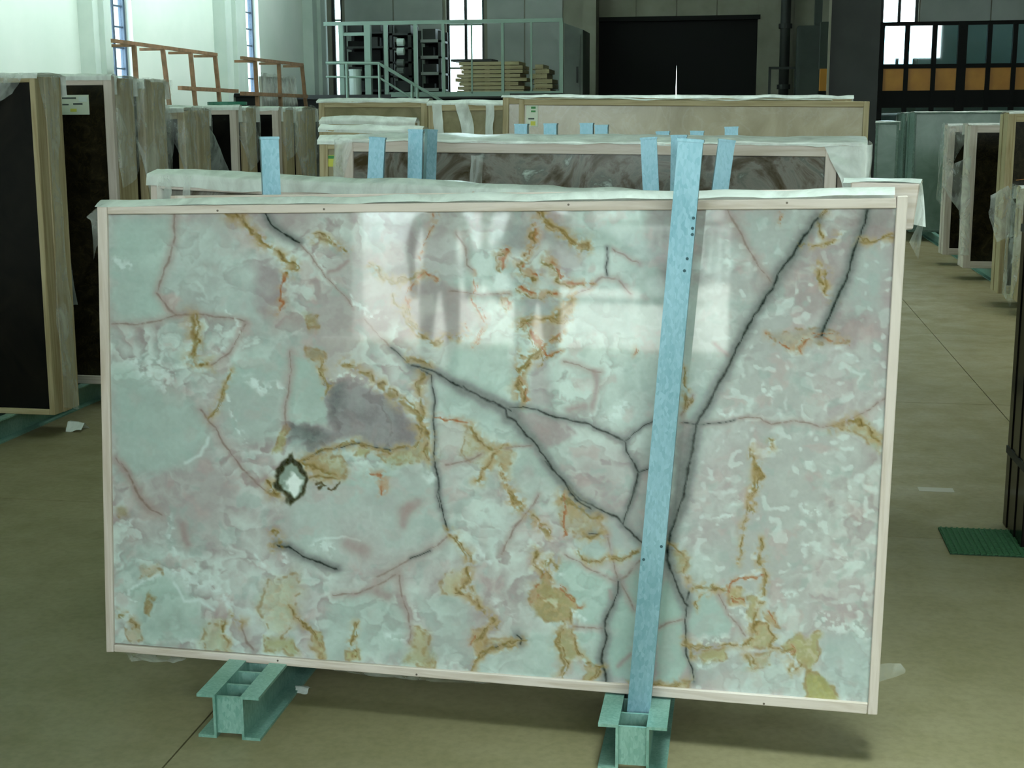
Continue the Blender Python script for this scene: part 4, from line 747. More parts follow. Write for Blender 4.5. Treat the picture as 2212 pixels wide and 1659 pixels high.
VEINS = [
 ('A','B',[(420,110),(415,230),(390,350),(360,440),(335,520),(400,610),(440,640)],5), ('A','B',[(95,690),(230,685),(330,665),(440,635),(560,635),(680,645),(790,672)],4.5), ('A','G',[(500,650),(510,720),(530,780),(500,850),(540,900),(600,890)],9), ('A','B',[(790,690),(760,770),(720,830),(660,870),(620,900)],4), ('A','G',[(720,940),(680,1020),(650,1090),(620,1160),(600,1190)],6), ('A','B',[(560,1140),(620,1220),(700,1340),(780,1450),(850,1520),(940,1600)],5), ('A','B',[(110,1390),(180,1490),(240,1590),(300,1659)],5), ('A','B',[(1040,830),(1030,1000),(1010,1120),(1005,1230)],4),
 ('A','K',[(905,100),(940,160),(1010,215),(1075,250)],4.5), ('A','W',[(1090,270),(1150,340),(1220,430),(1290,510),(1370,600)],3.5), ('A','B',[(1075,255),(1150,345),(1220,435),(1290,515),(1370,605)],2), ('A','W',[(1360,580),(1420,590),(1440,630),(1540,625)],6), ('A','B',[(1430,660),(1500,730),(1570,810)],4), ('A','K',[(1570,810),(1640,870),(1680,900)],3), ('A','K',[(1680,900),(1790,935),(1900,1000),(2010,1050),(2130,1110),(2200,1150)],5.5), ('A','G',[(1660,850),(1740,890),(1790,930)],6), ('A','K',[(1690,905),(1780,960),(1800,1080),(1790,1200),(1800,1300),(1800,1420),(1815,1500),(1810,1600),(1830,1659)],2.8), ('A','G',[(1740,950),(1720,1050),(1730,1130),(1720,1200),(1750,1260),(1770,1340),(1790,1400)],9), ('A','G',[(1310,910),(1390,930),(1470,980),(1560,1060),(1620,1120),(1680,1150),(1730,1190)],8), ('A','W',[(1300,960),(1380,990),(1480,1000)],6), ('A','W',[(1600,1040),(1650,1090)],4),
 ('A','K',[(1110,1400),(1160,1370),(1230,1345),(1320,1335),(1400,1310),(1480,1330),(1560,1345),(1650,1340)],2.6), ('A','G',[(1100,1400),(1160,1368),(1400,1310),(1560,1345),(1650,1340),(1710,1310),(1735,1270),(1700,1210)],6), ('A','O',[(1030,410),(1000,470),(985,540),(1000,570),(960,610)],7), ('A','G',[(860,230),(920,280),(990,320),(1050,380),(1030,420)],7), ('A','G',[(680,115),(760,130),(830,190),(870,240)],8), ('A','G',[(1150,240),(1220,250),(1300,270),(1340,300)],6), ('A','P',[(1340,360),(1290,400),(1240,420)],5), ('A','G',[(1460,390),(1510,440),(1580,480),(1640,460),(1700,440),(1740,410)],6), ('A','O',[(1810,430),(1740,410),(1690,480),(1680,550),(1640,600)],5), ('A','G',[(1640,600),(1650,660),(1690,710),(1750,750),(1790,770),(1830,740),(1900,760),(1930,740)],5), ('A','G',[(1590,540),(1610,620),(1640,680),(1700,740)],5), ('A','O',[(1770,100),(1790,150),(1760,230),(1730,320),(1740,410)],4.5), ('A','B',[(1910,200),(1960,280),(1970,370),(2000,400)],3.5), ('A','O',[(2005,390),(2010,470),(2000,560),(2020,620),(2045,670),(2030,720),(2000,785),(1950,750),(1920,700)],4), ('A','B',[(1870,510),(1990,525),(2100,520),(2196,525)],3), ('A','O',[(1800,1180),(1870,1190),(1960,1200)],6), ('A','G',[(1980,1230),(2010,1290),(2110,1340),(2180,1330)],8), ('A','B',[(1860,1430),(1960,1410),(2040,1370)],4), ('A','G',[(1190,870),(1215,940),(1245,1000),(1225,1050)],5), ('A','W',[(1200,930),(1245,975),(1300,960)],4), ('A','G',[(1110,1420),(1200,1430),(1260,1480)],10), ('A','O',[(1440,1470),(1500,1480),(1525,1500),(1530,1560)],7), ('A','G',[(930,1590),(980,1600),(940,1540)],7), ('A','P',[(860,1520),(920,1500)],8),
 ('A','W',[(210,890),(260,920),(330,900),(380,950),(430,930)],16), ('A','W',[(260,960),(340,1000),(380,1020)],13), ('A','W',[(800,980),(860,1010),(960,990),(980,1020)],8), ('A','W',[(840,1020),(880,1030)],8), ('A','L',[(600,1290),(560,1380),(480,1420)],5), ('A','W',[(120,350),(160,390),(210,370)],9), ('A','W',[(640,820),(670,800)],8), ('A','W',[(690,1060),(720,1120),(760,1200),(820,1300)],5), ('A','W',[(700,600),(780,760)],4),
 ('B','G',[(400,90),(420,140),(480,170),(520,210),(560,245),(610,250),(615,235)],7), ('B','O',[(360,150),(350,210),(330,260),(310,300),(300,350),(350,390),(370,400)],7), ('B','O',[(430,320),(460,360),(470,390),(500,430),(560,440),(620,440)],6), ('B','O',[(220,270),(205,320),(200,360)],6), ('B','O',[(290,450),(350,480),(410,490),(470,490)],5), ('B','O',[(210,500),(235,540)],6), ('B','B',[(545,510),(620,470),(660,430),(690,410),(770,420),(800,460),(830,500)],4), ('B','B',[(740,270),(820,310),(880,350)],3), ('B','K',[(710,260),(715,330),(715,400)],2.2), ('B','G',[(290,630),(380,630),(450,610),(500,590),(540,520)],5), ('B','O',[(310,640),(350,710),(400,750),(450,720),(480,680)],5), ('B','O',[(400,750),(420,800),(470,790)],5), ('B','G',[(390,760),(340,790),(280,870),(260,960),(290,1030)],6), ('B','O',[(270,900),(300,960),(310,1030)],5), ('B','G',[(460,590),(530,530)],5), ('B','B',[(500,840),(570,850),(620,880),(650,890),(680,880)],4), ('B','P',[(650,890),(660,950),(650,1030),(640,1060)],8), ('B','O',[(850,800),(855,760)],4), ('B','P',[(520,1070),(600,1050)],10),
 ('B','K',[(-10,955),(80,1000),(150,1030),(205,1075),(215,1110),(260,1130),(300,1190),(340,1230),(390,1290),(430,1350),(480,1420),(530,1490),(590,1540),(640,1567)],5.5), ('B','K',[(225,1070),(300,1060),(370,1075),(460,1110),(540,1125),(620,1140),(700,1180),(760,1210),(800,1230)],3.6), ('B','K',[(800,1225),(850,1185),(900,1155),(950,1130)],3), ('B','K',[(800,1230),(810,1280),(850,1340),(870,1400),(850,1480),(820,1560)],3.2), ('B','K',[(870,1390),(920,1370),(1000,1300)],3),
 ('B','G',[(1820,90),(1780,140),(1790,200)],4), ('B','K',[(1770,120),(1700,210),(1640,300),(1590,380),(1540,450),(1490,530),(1440,620),(1390,710),(1340,800),(1300,880),(1250,970),(1200,1060),(1160,1140),(1140,1230),(1120,1330),(1100,1420),(1090,1510),(1080,1567)],6), ('B','B',[(1320,90),(1370,180),(1420,280),(1480,380),(1530,440)],5), ('B','K',[(2005,75),(1990,150),(1960,250),(1930,340),(1900,430),(1860,520),(1830,590),(1790,660),(1775,710)],5), ('B','G',[(1800,370),(1820,440),(1810,500),(1840,530)],6), ('B','G',[(1760,340),(1770,400),(1800,440)],7), ('B','G',[(1960,250),(2040,240),(2100,215),(2150,220)],5), ('B','G',[(1690,240),(1750,260),(1790,240),(1880,210)],4), ('B','O',[(1510,700),(1570,740),(1640,765),(1700,760),(1760,725),(1830,735),(1900,750)],5), ('B','O',[(1690,765),(1685,800)],4), ('B','O',[(1575,85),(1570,170)],3.5), ('B','P',[(1250,740),(1320,800)],5), ('B','P',[(1730,200),(1740,230)],6),
 ('B','B',[(1085,1135),(1180,1145),(1290,1140),(1350,1125),(1420,1110),(1480,1120),(1530,1155),(1640,1135),(1720,1145),(1800,1155),(1870,1140),(1950,1110),(2010,1085),(2060,1050),(2105,1020)],3.6), ('B','K',[(1100,1137),(1180,1145),(1290,1140),(1350,1125)],1.6), ('B','G',[(1850,1150),(1920,1125),(1990,1140),(2040,1200),(2080,1230)],7), ('B','G',[(1455,1290),(1450,1360),(1435,1440),(1430,1500),(1420,1560)],5.5), ('B','G',[(1520,1250),(1525,1290)],5), ('B','G',[(200,1380),(230,1460),(260,1540)],7), ('B','G',[(500,1520),(580,1567)],8), ('B','B',[(210,1270),(280,1255),(340,1255)],3), ('B','B',[(1085,1100),(1140,1000)],3), ('B','G',[(1105,860),(1110,960),(1095,1080)],4), ('B','G',[(60,1440),(160,1280)],6), ('B','W',[(110,1300),(170,1270)],6), ('B','W',[(1270,1080),(1300,1110),(1320,1080)],6), ('B','W',[(700,1110),(800,1060)],12), ('B','W',[(1470,960),(1520,1010)],9),
 ('C','B',[(140,0),(190,80),(240,180),(300,250),(350,280)],5), ('C','W',[(370,290),(400,380),(440,490)],9), ('C','P',[(470,340),(500,440)],10), ('C','K',[(980,440),(1030,450),(1080,490),(1120,510),(1180,525),(1240,545),(1290,560)],4.5), ('C','G',[(960,450),(1000,420),(960,380)],6), ('C','B',[(1880,400),(1820,450),(1740,490),(1680,510),(1620,540),(1560,580),(1500,610)],5), ('C','K',[(1780,480),(1680,510)],2), ('C','B',[(1600,600),(1500,660),(1400,695),(1270,705)],4.5), ('C','K',[(1820,0),(1825,100),(1840,200),(1860,270),(1880,360)],3), ('C','G',[(1880,370),(1920,430),(1970,500),(1990,600),(1960,650)],5), ('C','G',[(1930,660),(1990,720),(2050,780),(2110,840),(2150,890)],5), ('C','B',[(1620,580),(1640,700),(1670,800),(1680,900),(1670,960)],5), ('C','G',[(1380,850),(1370,940),(1365,1040)],5), ('C','G',[(1050,760),(1100,840),(1150,900),(1190,960),(1190,1020)],6), ('C','B',[(790,870),(820,950),(850,1000)],5), ('C','G',[(750,830),(800,850)],6), ('C','G',[(690,880),(710,960)],7), ('C','W',[(200,690),(290,640),(340,610)],5), ('C','L',[(420,650),(480,740),(560,740),(640,790)],4), ('C','W',[(430,600),(560,600),(640,690),(720,760)],11), ('C','W',[(480,640),(560,680)],12), ('C','G',[(140,800),(180,810),(230,850)],5), ('C','O',[(1520,60),(1530,170)],6), ('C','P',[(1680,250),(1640,330)],10), ('C','G',[(2030,1090),(2060,1030),(2120,1000),(2212,980)],5), ('C','O',[(2025,930),(2010,980)],6), ('C','W',[(1000,480),(1010,570)],5), ('C','W',[(830,480),(890,540)],5), ('C','W',[(130,340),(190,310)],8), ('C','W',[(1570,940),(1630,960)],10), ('C','W',[(1180,450),(1270,460)],12), ('C','L',[(1200,420),(1320,390),(1420,420)],3), ('C','W',[(1760,90),(1800,60)],9), ('C','W',[(300,740),(200,720)],3), ('C','P',[(1720,220),(1650,270)],14), ('C','P',[(1350,430),(1450,470)],16), ('C','P',[(1500,700),(1560,720)],14),
 ('D','K',[(405,-5),(480,80),(540,150),(590,190),(650,220),(710,250),(770,275),(800,310),(850,370),(895,405)],4), ('D','K',[(850,0),(870,50),(850,120),(830,200),(810,260),(800,310)],3.2), ('D','K',[(1125,0),(1100,110),(1090,190),(1060,270),(1030,350),(1012,430),(1010,490),(1040,560),(1080,650),(1110,710)],6), ('D','K',[(1130,640),(1110,690)],4), ('D','K',[(1110,700),(1105,790),(1115,880),(1110,960),(1140,1030),(1150,1090)],3.2), ('D','K',[(775,590),(770,650),(740,730),(710,800),(705,880),(680,980),(690,1040),(710,1110)],5), ('D','B',[(500,460),(580,500),(660,540),(730,580),(775,595)],4), ('D','B',[(775,590),(830,545),(880,495)],4.5), ('D','B',[(790,600),(820,660),(850,740)],4), ('D','B',[(720,360),(740,440),(760,510),(775,590)],4), ('D','B',[(550,820),(640,825),(710,830)],3.5), ('D','B',[(970,830),(1030,800),(1090,780)],3.5), ('D','P',[(830,960),(760,1020)],5), ('D','P',[(735,640),(745,680)],5), ('D','O',[(335,700),(350,620),(400,575),(430,600)],6), ('D','O',[(480,640),(530,690),(600,720)],5), ('D','G',[(490,820),(450,890),(470,940),(490,1000),(470,1050),(460,1080)],6), ('D','G',[(545,760),(545,850),(560,950),(600,990),(660,1020),(640,1060),(620,1090)],6), ('D','K',[(110,935),(150,925),(200,910)],2.6), ('D','G',[(100,940),(140,930),(200,910),(240,890),(290,880)],6), ('D','K',[(262,860),(285,880),(280,905)],4), ('D','G',[(40,1030),(100,940)],5), ('D','G',[(10,460),(20,560),(20,660),(60,700),(110,750),(150,800),(110,860),(60,900)],6), ('D','B',[(300,260),(250,340),(190,460)],4), ('D','G',[(230,160),(260,210),(300,260),(360,320),(430,370)],6), ('D','O',[(330,310),(370,335)],5), ('D','B',[(370,160),(340,220),(300,260)],3.5), ('D','O',[(500,170),(520,230),(510,300),(520,360)],5), ('D','G',[(590,240),(650,270),(700,280)],7), ('D','G',[(610,350),(650,358),(690,350)],8), ('D','K',[(630,352),(670,356)],2.4), ('D','G',[(580,430),(600,480),(680,490),(740,460)],5), ('D','G',[(760,460),(820,470),(880,450)],6), ('D','G',[(360,450),(380,540),(400,570)],7), ('D','G',[(440,480),(420,560),(430,600)],6), ('D','G',[(1010,370),(1080,450),(1120,500),(1100,560),(1140,600),(1220,620),(1300,640)],5.5), ('D','O',[(1300,650),(1340,600),(1400,570),(1460,560),(1500,570)],5), ('D','G',[(1490,390),(1480,470),(1490,540),(1500,600),(1480,680),(1450,750),(1440,820),(1420,880)],6.5), ('D','O',[(1310,640),(1335,690),(1370,720)],5), ('D','O',[(1530,740),(1545,770),(1560,790)],6), ('D','G',[(1140,900),(1220,910),(1290,905),(1380,905),(1430,890)],5), ('D','G',[(1120,880),(1150,930),(1130,960)],6), ('D','G',[(1430,820),(1500,808),(1545,860),(1520,915),(1560,930),(1640,920),(1650,960)],5), ('D','O',[(1640,900),(1660,930),(1620,940)],4), ('D','G',[(1640,950),(1650,1050),(1690,1010)],6), ('D','G',[(1460,20),(1440,100),(1410,200),(1395,280),(1385,400),(1375,500)],5), ('D','G',[(1400,960),(1420,1010),(1440,1040)],6), ('D','B',[(1275,660),(1320,760),(1400,860)],3.5), ('D','G',[(950,1100),(1010,1105),(1080,1090),(1130,1080)],6), ('D','G',[(1150,700),(1180,665),(1210,650)],4), ('D','W',[(1780,790),(1840,820),(1900,830)],15), ('D','W',[(1950,820),(2000,860)],11), ('D','W',[(1200,880),(1250,875),(1310,885)],9), ('D','W',[(1240,260),(1310,260),(1360,190)],7), ('D','W',[(1700,420),(1740,440)],10), ('D','W',[(1840,470),(1890,460)],8), ('D','W',[(1720,230),(1770,260)],9), ('D','W',[(1600,660),(1650,660)],8), ('D','W',[(60,440),(130,490)],8), ('D','W',[(440,500),(480,560)],7), ('D','W',[(170,700),(210,760)],14), ('D','W',[(560,740),(640,800)],5), ('D','W',[(1340,750),(1400,780)],9), ('D','W',[(1170,1000),(1240,990)],8),
]
for k_, ty_, p_, w_ in VEINS: vein(k_, p_, ty_, w_)
for k_, ty_, p_, w_ in VEINS:                     # side strands, denser in the broken middle of the slab
    if ty_ in 'GO':
        vein(k_, [(a+5, b-4) for a, b in p_], ty_, w_*.7, 1.7)
        if k_ == 'B' and max(q[0] for q in p_) < 640: vein(k_, p_, ty_, w_*1.15, .8); vein(k_, [(a-9, b+6) for a, b in p_], 'G', w_*.7, 2.2)
    elif ty_ == 'K' and w_ > 4: vein(k_, [(a+2, b+2) for a, b in p_], 'K', w_*.75, .42)
# crystal hollow and the dark pencil marks beside it
patch('A', [(1060,1365),(1000,1395),(968,1470),(962,1545),(1005,1605),(1025,1645),(1068,1605),(1100,1560),(1108,1480),(1092,1405)], (52,52,26), .9, 4)
patch('A', [(1046,1412),(1092,1480),(1080,1560),(1040,1614),(996,1570),(980,1500),(1010,1450)], (150,168,156), .95, 3); patch('A', [(1040,1460),(1078,1510),(1062,1575),(1035,1600),(1000,1560),(1010,1510)], (226,240,232), .95, 3)
patch('A', [(1040,1300),(1110,1310),(1090,1360),(1020,1350)], (168,192,184), .6, 8)
for p_ in ([(1150,1520),(1180,1505),(1196,1528),(1165,1535)], [(1205,1545),(1232,1552),(1258,1530)]):
    P = tile('A', p_); w = window(P, 18); d_ = dist_line(P, PX[w]+(WX[w]-PX[w])*1.6, PY[w]+(WY[w]-PY[w])*1.6); blend(w, (74,66,34), np.clip(1.4-d_/(1.2+5*N4.at(PX[w]/6, PY[w]/6)), 0, 1)*.8)
vein('A', [(1120,1500),(1180,1480),(1260,1500)], 'G', 6)
mid_ = np.array([172., 180., 174.]); img[...] = mid_+(img-mid_)*1.2
img += ((N1.fbm(PX/7, PY/7, 3)-.5)*10)[...,None]
edge = np.minimum.reduce([gu*1700, (1-gu)*1700, gv*1000, (1-gv)*1000]); 
lin = np.clip(img, 4, 255)/255; lin = np.where(lin <= .04045, lin/12.92, ((lin+.055)/1.055)**2.4)
ALB = np.array([.965, .915, .98])                # measured tone -> stone colour under the hall's greenish daylight
lin = np.clip(lin*ALB, 0, .92)
vv = np.stack([LX, np.full(LX.shape, .010), LZ], -1).reshape(-1, 3)
idx = np.arange(NX*NZ).reshape(NZ, NX)
ff = np.stack([idx[:-1,:-1], idx[1:,:-1], idx[1:,1:], idx[:-1,1:]], -1).reshape(-1, 4)
me = bpy.data.meshes.new('stone_slab'); nv_, nf_ = len(vv), len(ff)
me.vertices.add(nv_); me.vertices.foreach_set('co', vv.astype(np.float32).ravel())
me.loops.add(nf_*4); me.loops.foreach_set('vertex_index', ff.astype(np.int32).ravel())
me.polygons.add(nf_); me.polygons.foreach_set('loop_start', (np.arange(nf_)*4).astype(np.int32)); me.polygons.foreach_set('loop_total', np.full(nf_, 4, np.int32))
me.update(calc_edges=True); me.validate()
ca = me.color_attributes.new('onyx', 'FLOAT_COLOR', 'POINT'); ca.data.foreach_set('color', np.concatenate([lin.reshape(-1, 3), np.ones((nv_, 1))], 1).astype(np.float32).ravel())
M_ONYX = mat('polished_onyx', (.5,.5,.5,1), .035, 0, .5); _t = NT(M_ONYX); _a = _t.n('ShaderNodeAttribute', attribute_name='onyx')
_f = _t.noise(_t.coord('Object'), 90, 3); _t.l(_t.mix(_t.ramp(_f, [(.35, (.10,)*3), (.65, (0,)*3)]), _a.outputs['Color'], (.42,.46,.42,1)), _t.b.inputs['Base Color'])
_t.b.inputs['IOR'].default_value = 1.55
stone_front = link('stone_slab', me, M_ONYX, ox_slab)
stone_front['label'] = 'polished onyx face with dark cracks, golden veins and a crystal hollow'
MB().prism([c for c in corners][::-1], .012, .032).build('stone_core', mat('onyx_body', srgb(190,196,188), .3), ox_slab)
# plastic film on and around the frame
def lp(x, y, dy=0.0): u, w = sl(x, y); return (u, dy, w)
zt0, zt1 = sl(209, 446)[1], sl(1962, 423)[1]; xl0, xr0 = sl(209, 446)[0], sl(1962, 423)[0]
tz = lambda x: zt0+(zt1-zt0)*(x-xl0)/(xr0-xl0)
xsr = np.linspace(xl0-.006, xr0-.03, 9)
sheet('plastic_wrap', [[(x, -.002, tz(x)+.001) for x in xsr], [(x, .012, tz(x)+.010) for x in xsr], [(x, .035, tz(x)+.020) for x in xsr], [(x, .052, tz(x)+.018) for x in xsr], [(x, .057, tz(x)-.01) for x in xsr]], M_FILM_W, ox_slab, 90, 14, .006, 8, 91)
sheet('plastic_wrap', [[lp(228,436,.05), lp(222,440,0), lp(206,452,-.006)], [lp(228,446,.052), lp(212,452,.0), lp(186,470,-.004)], [lp(206,470,.05), lp(205,480,.02), lp(196,476,.0)], [lp(208,520,.05), lp(202,530,.02), lp(203,560,.0)]], M_FILM, ox_slab, 12, 14, .008, 8, 92)
sheet('plastic_wrap', [[lp(210,700,.05), lp(206,700,.055)], [lp(212,780,.05), lp(200,790,.06)], [lp(218,900,.05), lp(196,900,.06)], [lp(222,1100,.05), lp(200,1100,.06)], [lp(226,1250,.05), lp(208,1250,.06)], [lp(228,1400,.05), lp(220,1380,.06)]], M_FILM, ox_slab, 8, 40, .008, 8, 93)
sheet('plastic_wrap', [[lp(244,1405,.05), lp(350,1415,.05), lp(450,1420,.05)], [lp(242,1430,.07), lp(350,1440,.08), lp(440,1435,.07)], [lp(246,1450,.09), lp(340,1458,.10), lp(400,1444,.08)]], M_FILM, ox_slab, 26, 12, .014, 12, 94)
sheet('plastic_wrap', [[lp(615,1438,.05), lp(720,1446,.05), lp(850,1457,.05), lp(1000,1470,.05), lp(1290,1488,.05)], [lp(640,1446,.07), lp(720,1470,.08), lp(850,1486,.09), lp(1000,1490,.08), lp(1250,1493,.06)], [lp(650,1450,.09), lp(740,1482,.11), lp(860,1502,.12), lp(1000,1504,.10), lp(1240,1496,.07)]], M_FILM, ox_slab, 60, 14, .012, 12, 95)
sheet('plastic_wrap', [[lp(1898,1450,.05), lp(1930,1450,.06), lp(1950,1452,.07)], [lp(1896,1470,.05), lp(1935,1468,.06), lp(1962,1468,.07)], [lp(1893,1491,.05), lp(1930,1484,.06), lp(1958,1476,.07)]], M_FILM_T, ox_slab, 14, 10, .008, 9, 96)
# second framed slab standing close behind the onyx slab
off = S_ROT @ Vector((0, .078, 0)); p1 = on_slab(338, 424)+off; p2 = on_slab(1930, 409)+off
b = framed('slim framed slab wedged directly behind the onyx slab, its top timber jutting right', p1, p2, M_GREYSTONE, dep=.05, lean=2.2, bw=.045, wrap=False, seed=98)
_w, _h, _y = b['dims']; MB().prism([(_w/2-.10, _h-.11), (_w/2+.052, _h-.10), (_w/2+.066, _h+.012), (_w/2-.10, _h+.018)], .0, .07).build('top_timber', M_WX, b, .003)
sheet('plastic_wrap', [[(_w/2-.12, -.004, _h+.02), (_w/2+.07, -.004, _h+.014)], [(_w/2-.12, .04, _h+.03), (_w/2+.075, .04, _h+.022)], [(_w/2-.12, .08, _h+.02), (_w/2+.075, .08, _h+.012)], [(_w/2-.1, .085, _h-.05), (_w/2+.085, .07, _h-.10)]], M_FILM_W, b, 14, 10, .006, 9, 99)
sheet('plastic_wrap', [[(_w/2+.066, -.004, _h+.012), (_w/2+.07, .07, _h+.012)], [(_w/2+.07, -.006, _h-.06), (_w/2+.085, .07, _h-.07)], [(_w/2+.045, -.004, _h-.13), (_w/2+.07, .06, _h-.18)]], M_FILM_T, b, 8, 10, .006, 9, 100)
# floor grate, pale streak, litter
gc = onz(2062, 1172, 0); ga, gb, gd = onz(2048, 1143, 0), onz(2190, 1146, 0), onz(2077, 1199, 0)
gt = thing('floor_grate', 'dark green mesh floor mat lying by the black bundle', 'mat', ((ga.x+gb.x)/2-.01, (ga.y+gd.y)/2, 0)); gw, gl_ = (gb.x-ga.x)/2+.03, (ga.y-gd.y)/2
M_GRATE = mat('green_mesh', srgb(36,84,50), .7); MB().box(-gw, gw, -gl_, gl_, .0005, .004).build('backing', mat('grate_back', srgb(24,56,34), .8), gt)
for k in range(15): x = -gw+2*gw*(k+.5)/15; MB().box(x-.004, x+.004, -gl_, gl_, .004, .010).build('bar', M_GRATE, gt)
for k in range(18): y = -gl_+2*gl_*(k+.5)/18; MB().box(-gw, gw, y-.003, y+.003, .004, .009).build('cross_bar', M_GRATE, gt)
sa, sb = onz(1982, 1053, 0), onz(2062, 1063, 0)
tag(MB().prism([(sa.x, 0), (sb.x, 0), (sb.x, .001), (sa.x, .001)], (sa.y+sb.y)/2-.035, (sa.y+sb.y)/2+.035).build('floor_streak', mat('pale_streak', srgb(164,160,148), .6)), 'short pale strip on the aisle floor', 'tape')  # pale streak built as a thin flat strip
for k, (x, y) in enumerate(((655, 1493), (168, 930))):
    c = onz(x, y, 0); sheet_o = sheet('film_scrap', [[(-.02, -.02, .002), (.02, -.025, .004)], [(-.025, 0, .02), (.015, .005, .012)], [(-.01, .03, .003), (.02, .025, .002)]], M_FILM_W, None, 8, 8, .006, 30, 101+k); sheet_o.location = c; sheet_o.scale = (1, 1, 1) if k == 0 else (2.2, 2.2, 3)
    tag(sheet_o, ['tiny scrap of film on the floor right of the left rail', 'scrap of film on the floor behind the onyx slab near the tall bundles'][k], 'scrap')

# ------------------------------------------------------------------ outside the gateway (seen mirrored in the slab)
struct(MB().box(-60, 40, -80, Y_F-.3, -.30, -.02).build('ground', noisy('pale_paving', srgb(196,192,186), srgb(212,208,202), .6, .8)), 'pale sunlit yard outside the gateway')
fn = thing('yard_fence', 'white railing fence along the far side of the yard', 'fence', (-8, -25, 0)); M_FENCE = mat('white_steel', srgb(220,226,224), .5)
first = None
for k in range(90):
    x = -9+18*k/89
    if first is None: first = MB().box(-.03, .03, -.015, .015, .05, 1.30).build('picket', M_FENCE, fn); first.location.x = x
    else: o = first.copy(); COL.objects.link(o); o.location.x = x
for z in (.25, 1.30): MB().box(-9, 9, -.02, .02, z-.04, z+.04).build('rail', M_FENCE, fn)
for k in range(7): MB().box(-9.06+3*k, -8.94+3*k, -.06, .06, -.02, 1.42).build('post', M_FENCE, fn)
yw = thing('yard_building', 'long grey building behind the railing fence of the yard', 'building', (-3.5, -27, -.02))
MB().box(-5.2, 9, -4, 0, 0, 3.6).build('wall_body', M_GREYP, yw); MB().box(-5.4, 9.2, -4.2, .2, 3.6, 3.8).build('roof_edge', M_BACK, yw)
for k in range(6): MB().box(-4.5+2.1*k, -3.3+2.1*k, 0, .03, 1.5, 2.6).build('window_pane', M_WHITEP, yw)
tr = thing('yard_tree', 'small tree beside the yard building, mirrored at the top of the slab', 'tree', (-11.6, -29, -.02))
MB().tube((0,0,0), (.1,0,2.2), .16, 10).build('trunk', M_RUST, tr)
for k, (x, y, z, r_) in enumerate(((.1,0,3.2,1.5), (-1.1,.2,2.6,1.0), (1.2,-.2,2.7,1.1), (.4,.3,4.3,1.2))):
    bm = bmesh.new(); bmesh.ops.create_icosphere(bm, subdivisions=4, radius=r_); rr = random.Random(k)
    for v in bm.verts: v.co *= 1+.22*math.sin(v.co.x*9+k)*math.sin(v.co.y*8+1)*math.sin(v.co.z*10+2)+rr.uniform(-.12, .12)
    hm = bpy.data.meshes.new('foliage'); bm.to_mesh(hm); bm.free(); o = link('foliage', hm, noisy('foliage', srgb(60,84,50), srgb(90,110,70), 6, .8), tr); o.location = (x, y, z)
# parked car
M_CAR = mat('car_paint', srgb(128,128,132), .25, .3); M_TYRE = mat('tyre', (.012,.012,.012,1), .8); M_RIM = mat('rim', srgb(190,192,196), .3, .8); M_CGL = mat('car_glass', (.02,.025,.03,1), .05)
car = thing('car', 'grey parked car in the yard, mirrored in the onyx slab', 'car', (-5.7, -17.6, -.02))
body = [(-2.25,.32),(-1.9,.25),(2.0,.25),(2.28,.38),(2.25,.68),(1.95,.80),(1.05,.90),(-1.1,.95),(-2.1,.90),(-2.28,.70)]
roof = [(-1.75,.93),(-1.35,1.32),(-.75,1.45),(.1,1.44),(.55,1.30),(1.15,.90)]
MB().prism(body, -.82, .82).build('body', M_CAR, car, .05); MB().prism(roof, -.68, .68).build('cabin', M_CAR, car, .05)
for y in (-.69, .69):
    s = -1 if y < 0 else 1
    MB().prism([(-1.5,.98),(-1.22,1.30),(-.72,1.38),(-.45,1.38),(-.45,.97)], min(y, y+s*.012), max(y, y+s*.012)).build('side_window', M_CGL, car); MB().prism([(-.38,.97),(-.38,1.38),(.08,1.37),(.45,1.25),(.92,.95)], min(y, y+s*.012), max(y, y+s*.012)).build('side_window', M_CGL, car)
for x in (-1.4, 1.42):
    for s in (-1, 1):
        w = MB().tube((x, s*.62, .32), (x, s*.84, .32), .32, 24).build('wheel', M_TYRE, car, smooth=False); MB().tube((x, s*.83, .32), (x, s*.85, .32), .20, 20).build('wheel_rim', M_RIM, w)
for s in (-1, 1): MB().box(2.2, 2.29, s*.6-.18, s*.6+.18, .58, .70).build('headlight', M_WHITEP, car)
